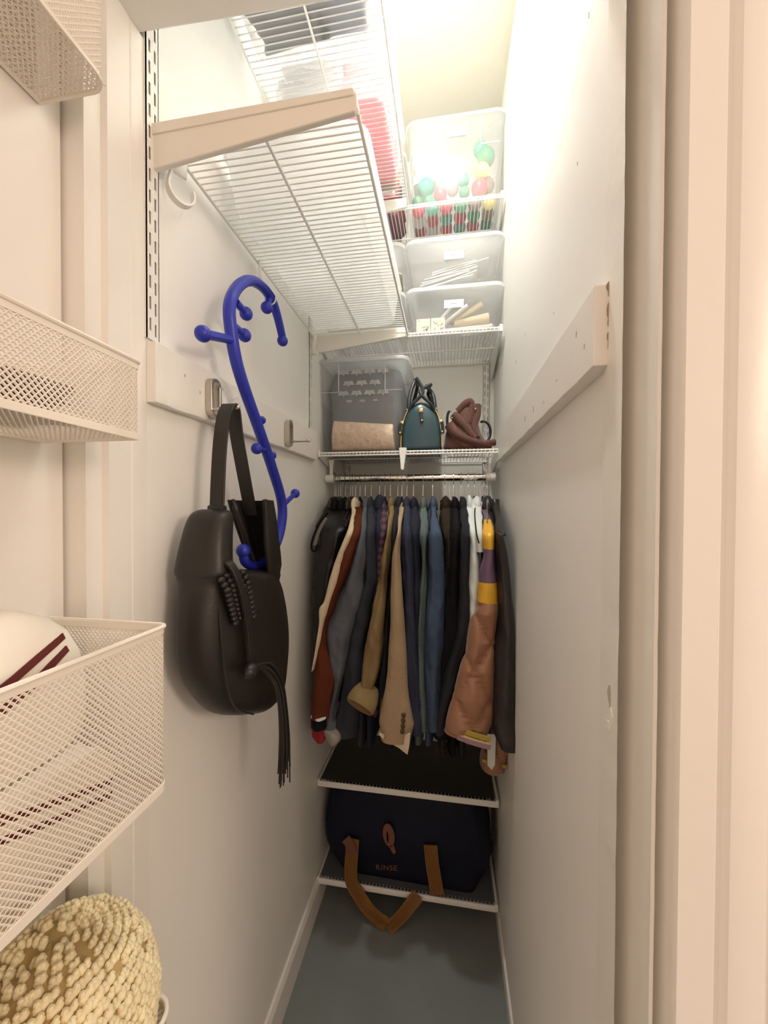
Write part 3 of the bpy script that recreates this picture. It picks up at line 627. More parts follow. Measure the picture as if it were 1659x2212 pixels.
# ---------------------------------------------------------------- teal bowling bag, seen from its end
t = thing('bowling_bag', 'teal leather bowling bag with gold zips standing end-on', 'handbag', loc=(-0.091, 1.335, ZH+0.0025))
M_teal = mat('teal_leather', (0.022, 0.062, 0.078), 0.27, bump=0.1, bscale=300, bdist=0.0006, coat=0.3)
M_tealstrap = mat('dark_teal_leather', (0.012, 0.022, 0.026), 0.4)
prof = [(0.066, 0.0), (0.069, 0.010), (0.068, 0.05), (0.062, 0.095), (0.050, 0.130), (0.034, 0.152), (0.016, 0.164), (0, 0.167)]
def endprof(k=1.0): return [(-x*k, z*k) for x, z in prof]+[(x*k, z*k) for x, z in reversed(prof[:-1])]
R = []
for y, k, dz in ((-0.004, 0.80, 0.02), (0.0, 0.90, 0.012), (0.008, 0.97, 0.004), (0.02, 1.0, 0), (0.22, 1.0, 0), (0.235, 0.93, 0.01)):
    R.append([(x*k, y+0.004*sin(x*40)*(y < 0.01), z*(k if k < 1 else 1)+dz*0.3) for x, z in endprof()])
MB().rings(R).build('bag_body', M_teal, t, ang=60)
for s in (-1, 1):
    zp = [(s*(x*1.015), 0.006, z) for x, z in prof[1:6]]
    MB().ribbon(spline(zp, 4), 0.005, 0.0032, (0, 1, 0)).build('zip', M_gold, t)
    MB().box((s*0.066-0.006, -0.004, 0.088), (s*0.066+0.006, 0.008, 0.100), 0.002).build('zip_slider', M_gold, t)
    MB().ribbon([(s*0.069, -0.005, 0.092), (s*0.0725, -0.008, 0.075), (s*0.072, -0.008, 0.052)], 0.011, 0.003, (0.9*s, -0.4, 0)).build('zip_pull', M_tealstrap, t)
    MB().ball((s*0.071, -0.0105, 0.058), 0.0042, 10, 6).build('stud', M_gold, t)
    MB().ball((s*0.050, 0.004, 0.140), 0.0035, 8, 6).build('rivet', M_gold, t)
MB().box((-0.008, -0.0105, 0.126), (0.006, -0.004, 0.140), 0.002).build('zip_slider', M_gold, t)
MB().ribbon([(-0.001, -0.0085, 0.130), (0.001, -0.011, 0.115), (0.003, -0.011, 0.094)], 0.010, 0.003, (1, 0, 0)).build('zip_pull', M_tealstrap, t)
MB().ball((0.003, -0.013, 0.097), 0.0042, 10, 6).build('stud', M_gold, t)
for s, lean, hh in ((-1, -0.028, 0.262), (1, 0.016, 0.240)):
    hp = spline([(s*0.052, 0.030, 0.105), (s*0.046, 0.030, 0.145), (s*0.030+lean*0.5, 0.040, 0.195), (lean, 0.058, hh-0.008), (lean+0.004, 0.082, hh), (lean+0.004, 0.125, hh), (lean, 0.150, hh-0.010), (s*0.030+lean*0.5, 0.165, 0.195), (s*0.046, 0.175, 0.145), (s*0.052, 0.176, 0.105)], 5)
    MB().tube(hp, 0.0068, 10).build('handle', M_tealstrap, t)
    MB().tube(spline([(s*0.052, 0.022, 0.108), (s*0.035, 0.000, 0.150), (-s*0.005, -0.004, 0.195), (lean+0.012, 0.015, hh-0.016), (lean+0.012, 0.04, hh-0.010)], 5), 0.0058, 10).build('handle_leg', M_tealstrap, t)

# ---------------------------------------------------------------- slumped brown suede bag
t = thing('suede_bag', 'slumped brown suede drawstring bag with dark ring handle beside the teal bag', 'handbag', loc=(0.064, 1.395, ZH+0.0025))
M_suede = mat('brown_suede', (0.085, 0.024, 0.014), 0.75, var=0.35, vscale=30, bump=0.3, bscale=120, sheen=0.3)
def lobe(name, pts, rad, flat=1.0, sq=8):
    MB().tube(spline(pts, 5), rad if not hasattr(rad, '__len__') else [rad[0]+(rad[-1]-rad[0])*i/((len(pts)-1)*5) if len(rad) == 2 else 0 for i in range((len(pts)-1)*5+1)], 14, flat=flat).build(name, M_suede, t)
R = []
for i, (z, a, b, hy) in enumerate(((0.0, -0.078, 0.078, 0.055), (0.012, -0.082, 0.080, 0.060), (0.035, -0.080, 0.058, 0.060), (0.06, -0.074, 0.045, 0.056), (0.09, -0.062, 0.038, 0.050), (0.12, -0.045, 0.036, 0.042), (0.145, -0.030, 0.036, 0.034), (0.158, -0.015, 0.030, 0.022))):
    cx, hx = (a+b)/2, (b-a)/2
    R.append([(cx+hx*cos(q)*(1+0.06*sin(5*q+z*40)), hy*sin(q)*(1+0.09*sin(7*q+z*60)), z) for q in [2*pi*k/40 for k in range(40)]])
MB().rings(R).build('bag_body', M_suede, t, ang=70)
lobe('fold', [(-0.060, -0.040, 0.085), (-0.040, -0.052, 0.055), (0.0, -0.058, 0.030), (0.05, -0.050, 0.016), (0.078, -0.04, 0.012)], (0.017, 0.010))
lobe('fold', [(-0.045, -0.036, 0.120), (-0.020, -0.045, 0.090), (0.010, -0.048, 0.050), (0.022, -0.048, 0.035)], (0.016, 0.010))
lobe('fold', [(-0.030, -0.020, 0.135), (-0.005, -0.028, 0.160), (0.012, -0.024, 0.164), (0.014, -0.028, 0.130), (0.004, -0.035, 0.09)], (0.014, 0.012))
lobe('fold', [(0.035, -0.015, 0.155), (0.032, -0.024, 0.120), (0.022, -0.032, 0.08), (0.030, -0.04, 0.04)], (0.014, 0.013))
lobe('fold', [(0.030, -0.050, 0.010), (0.062, -0.046, 0.018), (0.090, -0.035, 0.024)], (0.011, 0.012))
MB().tube([(0.056+0.026*sin(a)*1.0, 0.01, 0.068+0.038*cos(a)) for a in [radians(d) for d in range(-20, 215, 12)]], 0.0042, 8).build('ring_handle', M_blackplastic, t)
MB().tube([(-0.060-0.008*sin(a), -0.03, 0.105+0.030*cos(a)) for a in [radians(d) for d in range(-10, 200, 15)]], 0.0045, 8).build('handle_end', M_blackplastic, t)
for p in ((0.026, -0.040, 0.138), (-0.052, -0.048, 0.108), (-0.056, -0.045, 0.132), (0.082, -0.048, 0.004)): MB().ball(p, 0.0036, 8, 6).build('stud', M_gold, t)

# ---------------------------------------------------------------- hangers and garments
YR = 1.40
M_wirehook = mat('hanger_wire', (0.75, 0.72, 0.66), 0.2, 1.0)
def make_hanger(x):
    t = thing('coat_hanger', 'slim dark coat hanger on the chrome rod', 'hanger', None, (x, YR, 0))
    pts = [(0, 0.0155*sin(a), 1.527+0.0155*cos(a)) for a in [radians(d) for d in range(-120, 100, 20)]]+[(0, 0.0135, 1.516), (0, 0.005, 1.502), (0, 0, 1.490), (0, 0, 1.452)]
    MB().tube(pts, 0.0016, 6).build('hook', M_wirehook, t)
    MB().tube(spline([(0, -0.20, 1.352), (0, -0.19, 1.364), (0, -0.08, 1.420), (0, -0.015, 1.448), (0, 0, 1.458), (0, 0.015, 1.448), (0, 0.08, 1.420), (0, 0.18, 1.37)], 3), 0.0035, 8).build('shoulder_bar', M_blackplastic, t)
    return t
hx_ = [-0.416, -0.41, -0.401, -0.393, -0.375, -0.356, -0.347, -0.336, -0.319, -0.299, -0.277, -0.246, -0.226, -0.206, -0.179, -0.164, -0.146, -0.122, -0.088, -0.054, -0.011, 0.019, 0.046, 0.07, 0.092, 0.12, 0.131, 0.144]
h0 = None
ordn = ['leftmost', 'second from the left', 'third from the left', 'fourth from the left', 'fifth from the left', 'sixth from the left', 'seventh from the left', 'eighth from the left', 'ninth from the left', 'tenth from the left', 'eleventh from the left', 'twelfth from the left', 'thirteenth from the left', 'fourteenth from the left',
        'fourteenth from the right', 'thirteenth from the right', 'twelfth from the right', 'eleventh from the right', 'tenth from the right', 'ninth from the right', 'eighth from the right', 'seventh from the right', 'sixth from the right', 'fifth from the right', 'fourth from the right', 'third from the right', 'second from the right', 'rightmost']
for i, x in enumerate(hx_):
    if h0 is None: h0 = make_hanger(x); h = h0
    else:
        h = h0.copy(); C.objects.link(h); h.location.x = x
        for ch in h0.children: inst(ch, ch.name, h)
    h['label'] = 'thin hanger hook on the chrome rod, '+ordn[i]+' of the row'; h['group'] = 'hangers on the chrome rod'

def fab(name, col, **k):
    d = dict(rough=0.85, var=0.18, vscale=14, bump=0.45, bscale=26, sheen=0.0, spec=0.18, bdist=0.007); d.update(k); return mat(name, col, **d)
def sleeve_rings(rows, y, hn=0.036, seed=0, ph=0.0, fold=0.085, n=32, sub=6, ytop=1.345):
    """rows: (centre x, half width, z) as seen on the plane Y=y; near the neck the sleeve runs back to the hanger"""
    pts = spline([(a, b, c) for a, b, c in rows], sub); rnd = random.Random(seed); p1, p2, p3 = [rnd.uniform(0, 6) for _ in range(3)]
    R = []; top = pts[0][2]; off = Vector((seed*3.1, seed*1.7, 0))
    for i, (x, w, z) in enumerate(pts):
        f = ss((z-1.335)/0.105); yy = y+(ytop-y)*f*0.9
        k = yy/y; X_ = x*k; w_ = max(0.003, w)*k; Z_ = 1.4+(z-1.4)*k
        hn_ = hn*(0.55+0.45*min(1, (top-z)/0.12)); ring = []
        for j in range(n):
            a = 2*pi*j/n; c, s_ = cos(a), sin(a)
            q = 1+fold*(sin(3*a+p1+z*7)+0.6*sin(5*a+p2-z*11))
            px, py = X_+w_*math.copysign(abs(c)**0.85, c)*(1+0.02*sin(z*40+p3)), yy+hn_*s_*q+hn_*0.9
            nz = noise.noise(Vector((px*26, py*26, Z_*9))+off)+0.5*noise.noise(Vector((px*60+Z_*20, py*50, Z_*22))+off)
            nz *= fold*0.11*min(1, w_/0.012); ring.append((px+c*nz*0.55, py+s_*nz, Z_))
        R.append(ring)
    return R
def body_part(parent, m, x, zb, ztop=1.435, hx=0.016, wid=0.195, seed=0, name='garment_body', y1=None):
    R = []; rnd = random.Random(seed); p = rnd.uniform(0, 6)
    for i in range(17):
        z = ztop+(zb-ztop)*i/16; d = ztop-z
        w = 0.045+0.15*ss(d/0.09) if d < 0.1 else wid+0.01*sin(d*3)
        hh = hx*(0.6+0.4*ss(d/0.05)); yc = 1.390; ring = []
        for j in range(32):
            a = 2*pi*j/32; c, s_ = cos(a), sin(a)
            yy = yc+w*math.copysign(abs(s_)**0.7, s_)
            ring.append((x+hh*math.copysign(abs(c)**0.7, c)+0.002*sin(yy*50+p+d*3), yy, z))
        R.append(ring)
    return MB().rings(R).build(name, m, parent, ang=60)
def collar(parent, m, x, y, z, hx=0.014, hy=0.045, h=0.032, name='collar', lean=0.0):
    R = []
    for f, e in ((-0.2, 1.12), (0.2, 1.12), (0.5, 1.0), (0.75, 0.82), (0.93, 0.58), (1.02, 0.30), (0.9, 0.12)):
        R.append([(x+lean*f+hx*e*cos(a), y+hy*e*sin(a), z+h*f+0.004*sin(a)*-1) for a in [2*pi*k/20 for k in range(20)]])
    return MB().rings(R, False, False).build(name, m, parent, ang=60)
SL = {
'brown':(1.105,[(-0.2631,0.0159,1.4175),(-0.2658,0.0187,1.3906),(-0.2733,0.0208,1.3432),(-0.2982,0.0252,1.275),(-0.3232,0.0226,1.2062),(-0.3457,0.0185,1.1369),(-0.357,0.0228,1.1089),(-0.3654,0.0129,1.0671),(-0.3732,0.0165,0.9976),(-0.366,0.0322,0.9289),(-0.3659,0.0365,0.8874),(-0.3758,0.0309,0.8172),(-0.3793,0.0288,0.7821)]),
'cream':(1.095,[(-0.2662,0.0103,1.4174),(-0.2702,0.0076,1.3906),(-0.2825,0.009,1.3436),(-0.3093,0.0111,1.2758),(-0.3294,0.0133,1.2076),(-0.3503,0.0106,1.1389),(-0.3615,0.0149,1.1139),(-0.3685,0.0064,1.0698),(-0.3797,0.0064,1.0007),(-0.3939,0.0021,0.931)]),
'gray':(1.12,[(-0.236,0.009,1.4314),(-0.2463,0.0056,1.3906),(-0.2489,0.007,1.3428),(-0.2585,0.0182,1.2742),(-0.2759,0.0275,1.2052),(-0.292,0.0397,1.1357),(-0.3181,0.0421,1.0653),(-0.3286,0.0344,0.9952),(-0.3261,0.0208,0.9257),(-0.3253,0.0086,0.8839),(-0.3416,0.0094,0.8127),(-0.3516,0.0137,0.7697),(-0.3501,0.0181,0.7347)]),
'slate':(1.14,[(-0.2282,0.0085,1.4278),(-0.2307,0.0141,1.342),(-0.2305,0.017,1.2727),(-0.2316,0.0212,1.2032),(-0.2463,0.0235,1.1331),(-0.2631,0.0279,1.0624),(-0.2758,0.0266,0.9915),(-0.2884,0.031,0.878),(-0.3018,0.0362,0.7636),(-0.3075,0.0363,0.7134)]),
'navyhood':(1.16,[(-0.198,0.017,1.4325),(-0.209,0.0114,1.3413),(-0.2113,0.0114,1.2006),(-0.2193,0.0115,1.0589),(-0.2288,0.0159,0.9164),(-0.2299,0.0144,0.8451)]),
'plaid':(1.15,[(-0.1878,0.0098,1.4184),(-0.1911,0.0106,1.3768),(-0.1945,0.0099,1.342),(-0.2012,0.0099,1.2723),(-0.2049,0.0099,1.1325),(-0.2071,0.0099,0.9923)]),
'olive':(1.11,[(-0.161,0.0081,1.4351),(-0.1629,0.0074,1.3978),(-0.1701,0.0054,1.3509),(-0.1793,0.0109,1.2771),(-0.1878,0.0129,1.2096),(-0.1957,0.0171,1.1419),(-0.2058,0.0219,1.0738),(-0.2158,0.0268,1.0055),(-0.2238,0.0269,0.9369),(-0.2339,0.0194,0.8789)]),
'charcoal':(1.15,[(-0.1432,0.0111,1.4419),(-0.1573,0.0091,1.3425),(-0.1623,0.0105,1.2038),(-0.1792,0.0099,1.0638),(-0.1884,0.0113,0.9233),(-0.1951,0.0128,0.8385)]),
'tweed':(1.085,[(-0.1278,0.0072,1.4175),(-0.1342,0.0059,1.3784),(-0.1366,0.0046,1.3459),(-0.1448,0.0105,1.2805),(-0.1445,0.0145,1.2151),(-0.1436,0.0178,1.1497),(-0.1413,0.0211,1.0842),(-0.141,0.025,1.0186),(-0.1407,0.029,0.9529),(-0.1425,0.035,0.8868),(-0.1437,0.0416,0.8471),(-0.1436,0.0496,0.8062),(-0.1429,0.0516,0.7917),(-0.144,0.0463,0.7652),(-0.1452,0.0437,0.7439)]),
'blazer':(1.12,[(-0.1172,0.0101,1.4381),(-0.1201,0.0135,1.3444),(-0.1185,0.0175,1.2773),(-0.1134,0.0182,1.2103),(-0.1087,0.0182,1.076),(-0.0999,0.0208,0.9416),(-0.0899,0.0248,0.8208),(-0.0861,0.0255,0.7535)]),
'navytwo':(1.135,[(-0.0978,0.0095,1.4386),(-0.0965,0.0129,1.3304),(-0.0898,0.0122,1.2086),(-0.0863,0.0122,1.0728),(-0.0795,0.0129,0.937),(-0.0692,0.0169,0.7877)]),
'teal':(1.13,[(-0.0692,0.0094,1.4317),(-0.0696,0.01,1.3915),(-0.0679,0.0127,1.3311),(-0.0668,0.008,1.2639),(-0.0715,0.0121,1.1425),(-0.0748,0.0121,1.0072),(-0.0713,0.0121,0.8717),(-0.066,0.0141,0.7634)]),
'blue':(1.11,[(-0.0405,0.0091,1.4311),(-0.0396,0.0085,1.3957),(-0.0354,0.0202,1.3328),(-0.0325,0.0215,1.2803),(-0.0301,0.0234,1.2146),(-0.033,0.0254,1.1486),(-0.0372,0.0274,1.0824),(-0.0392,0.0262,0.9897),(-0.0398,0.021,0.8835),(-0.0392,0.0184,0.7771)]),
'brownfur':(1.16,[(-0.0065,0.0155,1.4393),(-0.0025,0.0148,1.3439),(0.0028,0.0101,1.2484),(0.0006,0.0108,1.0702),(-0.0014,0.0115,0.8635)]),
'blacka':(1.14,[(0.0207,0.0092,1.4386),(0.0239,0.0144,1.3452),(0.0169,0.0185,1.2111),(0.0111,0.0251,1.0764),(0.0021,0.0246,0.9407),(-0.0152,0.0234,0.7354)]),
'blackb':(1.11,[(0.0425,0.0095,1.4311),(0.0485,0.0114,1.3858),(0.0508,0.0133,1.321),(0.049,0.0133,1.2171),(0.0473,0.0159,1.0998),(0.0383,0.0179,1.0209),(0.0163,0.0174,0.9473),(0.0,0.0175,0.8761),(-0.0158,0.0169,0.8125),(-0.0207,0.0157,0.7656)]),
'whitea':(1.12,[(0.0607,0.007,1.4405),(0.0655,0.0076,1.3962),(0.0749,0.0089,1.3272),(0.0758,0.0095,1.2816),(0.0757,0.0115,1.2163),(0.0749,0.0102,1.1508),(0.0722,0.007,1.0852),(0.07,0.0032,1.0325)]),
'whiteb':(1.105,[(0.0806,0.0125,1.4322),(0.0834,0.0087,1.3964),(0.0894,0.0069,1.3477),(0.091,0.0094,1.2925)]),
'bomber':(1.075,[(0.0974,0.0067,1.4102),(0.1066,0.0097,1.3842),(0.1112,0.0163,1.337),(0.1134,0.0157,1.2872),(0.1101,0.0217,1.2423),(0.1103,0.0242,1.2124),(0.1101,0.0272,1.1649),(0.1061,0.0315,1.1247),(0.099,0.0364,1.0993),(0.094,0.0383,1.0338),(0.0828,0.0464,0.9663),(0.0752,0.0545,0.8988),(0.0657,0.0621,0.8372),(0.0538,0.0599,0.7839)]),
'bomberback':(1.17,[(0.1519,0.0261,1.1428),(0.1559,0.0268,0.7391),(0.1465,0.0368,0.6793),(0.1415,0.0381,0.6349)]),
'leather':(1.06,[(0.1237,0.0118,1.4382),(0.1311,0.0094,1.3968),(0.1368,0.0088,1.3504),(0.1438,0.0141,1.2895),(0.1513,0.0164,1.2287),(0.1576,0.0217,1.1066),(0.1581,0.0276,1.0429),(0.1592,0.0312,0.9127),(0.1594,0.033,0.8154),(0.1669,0.0259,0.7668)]),
'blackleft':(1.16,[(-0.3341,0.0265,1.4468),(-0.3489,0.0444,1.394),(-0.3577,0.0505,1.3252),(-0.3694,0.0432,1.2675),(-0.3789,0.0381,1.1953),(-0.3899,0.0345,1.1226),(-0.3978,0.0279,0.9772),(-0.3923,0.0302,0.8321)]),
}
M_cream = fab('cream_knit', (0.72, 0.60, 0.43), bscale=120)
for k_ in ('whitea', 'whiteb'): SL[k_] = (SL[k_][0], [(a-0.001, b*1.35, c) for a, b, c in SL[k_][1]])
def garment(name, label, key, m, hn=0.036, body=0.66, bx=None, col=True, colm=None, colh=0.032, colhx=0.014, seed=1, fold=0.085, cat='jacket', bodyhx=0.016, hollow=True, parts=None, cx=None, ctop=1.420):
    y, rows = SL[key]
    t = thing(name, label, cat, 'garments on the chrome rod', (0, 0, 0))
    R = sleeve_rings(rows, y, hn, seed, fold=fold)
    if hollow:                                   # open cuff: turn the end back inside
        last = R[-1]; c_ = Vector((sum(p[0] for p in last)/len(last), sum(p[1] for p in last)/len(last), last[0][2]))
        R = R+[[tuple(c_+(Vector(p)-c_)*0.86) for p in last], [tuple(c_+(Vector(p)-c_)*0.82+Vector((0, 0, 0.03))) for p in last]]
    MB().rings(R).build('sleeve', m, t, ang=60)
    bx_ = bx if bx is not None else rows[0][0]*1.39/y
    body_part(t, m, bx_, body, seed=seed, hx=bodyhx)
    if col: collar(t, colm or m, cx if cx is not None else rows[0][0]*1.33/y, 1.345, ctop, hx=colhx, h=colh)
    return t
def cuff(t, m, key, f0, f1, grow=1.06, hn=0.038, name='cuff', seed=1):
    y, rows = SL[key]; R = sleeve_rings(rows, y, hn, seed); n = len(R); a, b = int(f0*n), max(int(f0*n)+2, int(f1*n))
    out = []
    for r in R[a:b]:
        cx_ = sum(p[0] for p in r)/len(r); cy_ = sum(p[1] for p in r)/len(r); out.append([(cx_+(p[0]-cx_)*grow, cy_+(p[1]-cy_)*grow, p[2]) for p in r])
    return MB().rings(out).build(name, m, t, ang=60)
M_blackcloth = fab('black_cloth', (0.006, 0.006, 0.007)); M_navy = fab('navy_wool', (0.030, 0.035, 0.060)); M_navy2 = fab('dark_navy_cloth', (0.018, 0.020, 0.033))
M_char = fab('charcoal_cloth', (0.018, 0.019, 0.024)); M_slate = fab('slate_cloth', (0.032, 0.036, 0.048)); M_gray = fab('steel_grey_wool', (0.105, 0.115, 0.135))
M_blkleather = mat('black_coat_leather', (0.0085, 0.0085, 0.009), 0.33, bump=0.35, bscale=28, bdist=0.006)
M_rust = fab('rust_suede', (0.105, 0.026, 0.010), var=0.25); M_olive = mat('olive_corduroy', (0.235, 0.165, 0.075), 0.85, bump=0.6, bscale=50, stretch=(14, 14, 0.3), bdist=0.002, var=0.2, vscale=3, spec=0.2)
M_tweed = mat('tan_tweed', (0.345, 0.250, 0.150), 0.9, var=0.35, vscale=300, bump=0.5, bscale=300, bdist=0.001)
M_bluew = fab('denim_blue_wool', (0.050, 0.075, 0.130)); M_green = mat('teal_herringbone', (0.085, 0.115, 0.110), 0.9, var=0.5, vscale=240, bump=0.4, bscale=240, bdist=0.001)
M_fur = fab('dark_brown_pile', (0.028, 0.020, 0.012), var=0.6, vscale=90, bump=0.9, bscale=150, bdist=0.004); M_mint = fab('pale_mint_cotton', (0.66, 0.70, 0.69), var=0.05, bump=0.15)
M_satin = mat('tan_satin', (0.30, 0.135, 0.068), 0.33, var=0.12, vscale=8, bump=0.5, bscale=10, bdist=0.008, spec=0.6, sheen=0.2)
M_yellow = mat('yellow_satin', (0.72, 0.40, 0.03), 0.4, bump=0.3, bscale=14, bdist=0.004); M_purple = mat('mauve_satin', (0.145, 0.085, 0.150), 0.42, bump=0.3, bscale=14, bdist=0.004)
M_brownleather = mat('dark_brown_leather', (0.020, 0.016, 0.016), 0.36, bump=0.4, bscale=18, bdist=0.006)
# far left: black coats
g = garment('leather_coat', 'black leather coat crammed at the far left of the rod', 'blackleft', M_blkleather, hn=0.05, body=0.66, bx=-0.405, seed=3, cx=-0.405, hollow=False)
g['category'] = 'coat'
MB().tube(spline([(-0.368, 1.165, 1.400), (-0.395, 1.160, 1.365), (-0.415, 1.158, 1.315), (-0.417, 1.158, 1.285), (-0.405, 1.160, 1.283), (-0.400, 1.160, 1.30)], 5), 0.0035, 8).build('belt_loop', M_blackcloth, g)
tag(MB().ribbon(spline([(-0.372, 1.163, 1.385), (-0.392, 1.160, 1.350), (-0.406, 1.160, 1.310), (-0.408, 1.160, 1.298)], 4), 0.011, 0.003, (1, -0.3, 0)).build('strap', mat('grey_webbing', (0.20, 0.19, 0.18), 0.7), g), 'grey webbing strap')
for bx, lb, mm, zb, k in ((-0.388, 'black cloth jacket behind the leather coat, nearest to it', M_blackcloth, 0.75, 1), (-0.365, 'thin black jacket with a stand collar left of the cream striped one', M_blackcloth, 0.78, 2), (-0.340, 'black jacket directly behind the cream collar', M_blkleather, 0.80, 3)):
    t = thing('black_jacket', lb, 'jacket', 'garments on the chrome rod'); body_part(t, mm, bx, zb, seed=k); collar(t, mm, bx, 1.33, 1.415, hx=0.013)
    MB().rings(sleeve_rings([(bx*0.86, 0.010, 1.43), (bx*0.855, 0.014, 1.36), (bx*0.85, 0.016, 1.25), (bx*0.85, 0.018, 1.05), (bx*0.85, 0.018, 0.84)], 1.185, 0.035, k)).build('sleeve', mm, t, ang=60)
g = garment('striped_jacket', 'rust brown suede jacket with a long cream stripe down its sleeve', 'brown', M_rust, hn=0.036, body=0.76, bx=-0.318, seed=4, colm=M_cream, colhx=0.013, cx=-0.322)
y_, rows_ = SL['cream']; MB().rings(sleeve_rings(rows_, y_, 0.020, 5, fold=0.02)).build('sleeve_stripe', M_cream, g, ang=60)
cuff_rows = [(-0.3800, 0.0235, 0.786), (-0.3800, 0.024, 0.772), (-0.380, 0.023, 0.752)]
MB().rings(sleeve_rings(cuff_rows, 1.100, 0.034, 2)).build('knit_cuff', M_blackcloth, g)
tag(MB().rings(sleeve_rings([(-0.380, 0.024, 0.790), (-0.380, 0.0245, 0.7845)], 1.098, 0.036, 2, sub=2)).build('cuff_band', M_white, g), 'white band on the black cuff')
t = thing('red_top', 'red garment tail showing below the black cuff at the far left', 'top', 'garments on the chrome rod'); MB().rings(sleeve_rings([(-0.390, 0.012, 0.79), (-0.388, 0.018, 0.765), (-0.388, 0.022, 0.745), (-0.388, 0.023, 0.715), (-0.386, 0.013, 0.697)], 1.125, 0.012, 8)).build('shirt_tail', fab('red_cotton', (0.30, 0.03, 0.035)), t); body_part(t, MATS['red_cotton'], -0.412, 0.72, ztop=0.92, seed=9, hx=0.006)
g = garment('wool_coat', 'steel grey wool coat right of the rust brown jacket', 'gray', M_gray, hn=0.040, body=0.76, bx=-0.290, seed=5, cat='coat', colhx=0.012)
MB().rings(sleeve_rings([(-0.350, 0.020, 0.742), (-0.344, 0.024, 0.730), (-0.340, 0.022, 0.716), (-0.336, 0.012, 0.705)], 1.112, 0.030, 7)).build('cuff', fab('grey_white_knit', (0.27, 0.25, 0.21)), g)
garment('slate_coat', 'dark slate coat beside the steel grey one', 'slate', M_slate, hn=0.038, body=0.66, bx=-0.268, seed=6, cat='coat', colhx=0.012)
garment('hooded_jacket', 'very dark navy hooded jacket behind the plaid shirt', 'navyhood', M_navy2, hn=0.03, body=0.66, bx=-0.242, seed=7, colh=0.04, colhx=0.020, cx=-0.234)
def plaid_mat():
    m = mat('purple_plaid', (0.11, 0.035, 0.075), 0.85); nt = m.node_tree; N, L = nt.nodes, nt.links; b = N['Principled BSDF']
    tc = N.new('ShaderNodeTexCoord'); w = N.new('ShaderNodeTexWave'); w.bands_direction = 'Z'; w.inputs['Scale'].default_value = 14; L.new(tc.outputs['Object'], w.inputs[0])
    mx = N.new('ShaderNodeMix'); mx.data_type = 'RGBA'; mx.inputs[6].default_value = (0.035, 0.02, 0.03, 1); mx.inputs[7].default_value = (0.13, 0.05, 0.09, 1); L.new(w.outputs[0], mx.inputs[0]); L.new(mx.outputs[2], b.inputs['Base Color']); return m
garment('plaid_shirt', 'purple plaid shirt wedged between the hooded jacket and the olive coat', 'plaid', plaid_mat(), hn=0.028, body=0.76, bx=-0.222, seed=8, cat='shirt', colhx=0.010, ctop=1.405)
g = garment('corduroy_coat', 'olive tan corduroy coat with a wide turned-back cuff', 'olive', M_olive, hn=0.040, body=0.76, bx=-0.200, seed=9, cat='coat', colhx=0.011)
# turned-back cuff: a tilted open drum
R = []; ax = Vector((-0.32, -0.72, -0.60)).normalized(); c0 = Vector((-0.226, 1.142, 0.880)); e1 = Vector((0.82, 0, -0.56)); e1 = (e1-ax*e1.dot(ax)).normalized(); e2 = ax.cross(e1)
for f, k in ((0.0, 0.62), (0.012, 0.80), (0.030, 0.97), (0.050, 1.04), (0.066, 1.02), (0.070, 0.95), (0.066, 0.86), (0.020, 0.70)):
    R.append([tuple(c0+ax*f+e1*(0.044*k*cos(a))+e2*(0.027*k*sin(a))) for a in [2*pi*j/28 for j in range(28)]])
MB().rings(R).build('cuff', M_olive, g, ang=60)
garment('charcoal_jacket', 'charcoal jacket between the olive coat and the tan tweed one', 'charcoal', M_char, hn=0.035, body=0.66, bx=-0.176, seed=10, colhx=0.014)
g = garment('tweed_jacket', 'tan tweed jacket whose flared sleeve shows a buttoned cuff', 'tweed', M_tweed, hn=0.028, body=0.76, bx=-0.158, seed=11, colhx=0.009, ctop=1.405, fold=0.03)
for k, (x, z) in enumerate(((-0.1185, 0.832), (-0.1195, 0.816), (-0.1205, 0.800), (-0.122, 0.785))): MB().ball((x, 1.0805, z), 0.0065, 10, 6, (1, 0.45, 1.1)).build('button', mat('brown_button', (0.05, 0.025, 0.012), 0.35), g)
m = MB(); m.rings([[(-0.190, 1.088, 0.765), (-0.101, 1.088, 0.775), (-0.101, 1.112, 0.775), (-0.190, 1.112, 0.765)], [(-0.178, 1.090, 0.752), (-0.1035, 1.090, 0.738), (-0.1035, 1.108, 0.738), (-0.178, 1.108, 0.752)], [(-0.132, 1.092, 0.730), (-0.1085, 1.092, 0.7135), (-0.1085, 1.104, 0.7135), (-0.132, 1.104, 0.730)]])
tag(m.build('shirt_cuff', fab('cream_shirting', (0.66, 0.56, 0.42), bump=0.1), g), 'pale shirt cuff pointing out below the tweed sleeve')
garment('navy_blazer', 'navy blazer just right of the tan tweed jacket', 'blazer', M_navy, hn=0.040, body=0.66, bx=-0.138, seed=12)
garment('navy_blazer', 'second, narrower navy blazer left of the green herringbone coat', 'navytwo', M_navy2, hn=0.038, body=0.66, bx=-0.114, seed=13)
garment('herringbone_coat', 'dark green herringbone coat in the middle right', 'teal', M_green, hn=0.036, body=0.685, bx=-0.086, seed=14, cat='coat', colhx=0.013)
garment('blue_coat', 'dusty blue wool coat, the widest blue sleeve', 'blue', M_bluew, hn=0.042, body=0.685, bx=-0.054, seed=15, cat='coat', colhx=0.013)
garment('pile_jacket', 'dark brown fuzzy pile jacket right of the blue coat', 'brownfur', M_fur, hn=0.036, body=0.66, bx=-0.012, seed=16, colhx=0.017, colh=0.035)
garment('black_coat', 'long black coat right of the brown pile jacket', 'blacka', M_blackcloth, hn=0.036, body=0.66, bx=0.018, seed=17, cat='coat')
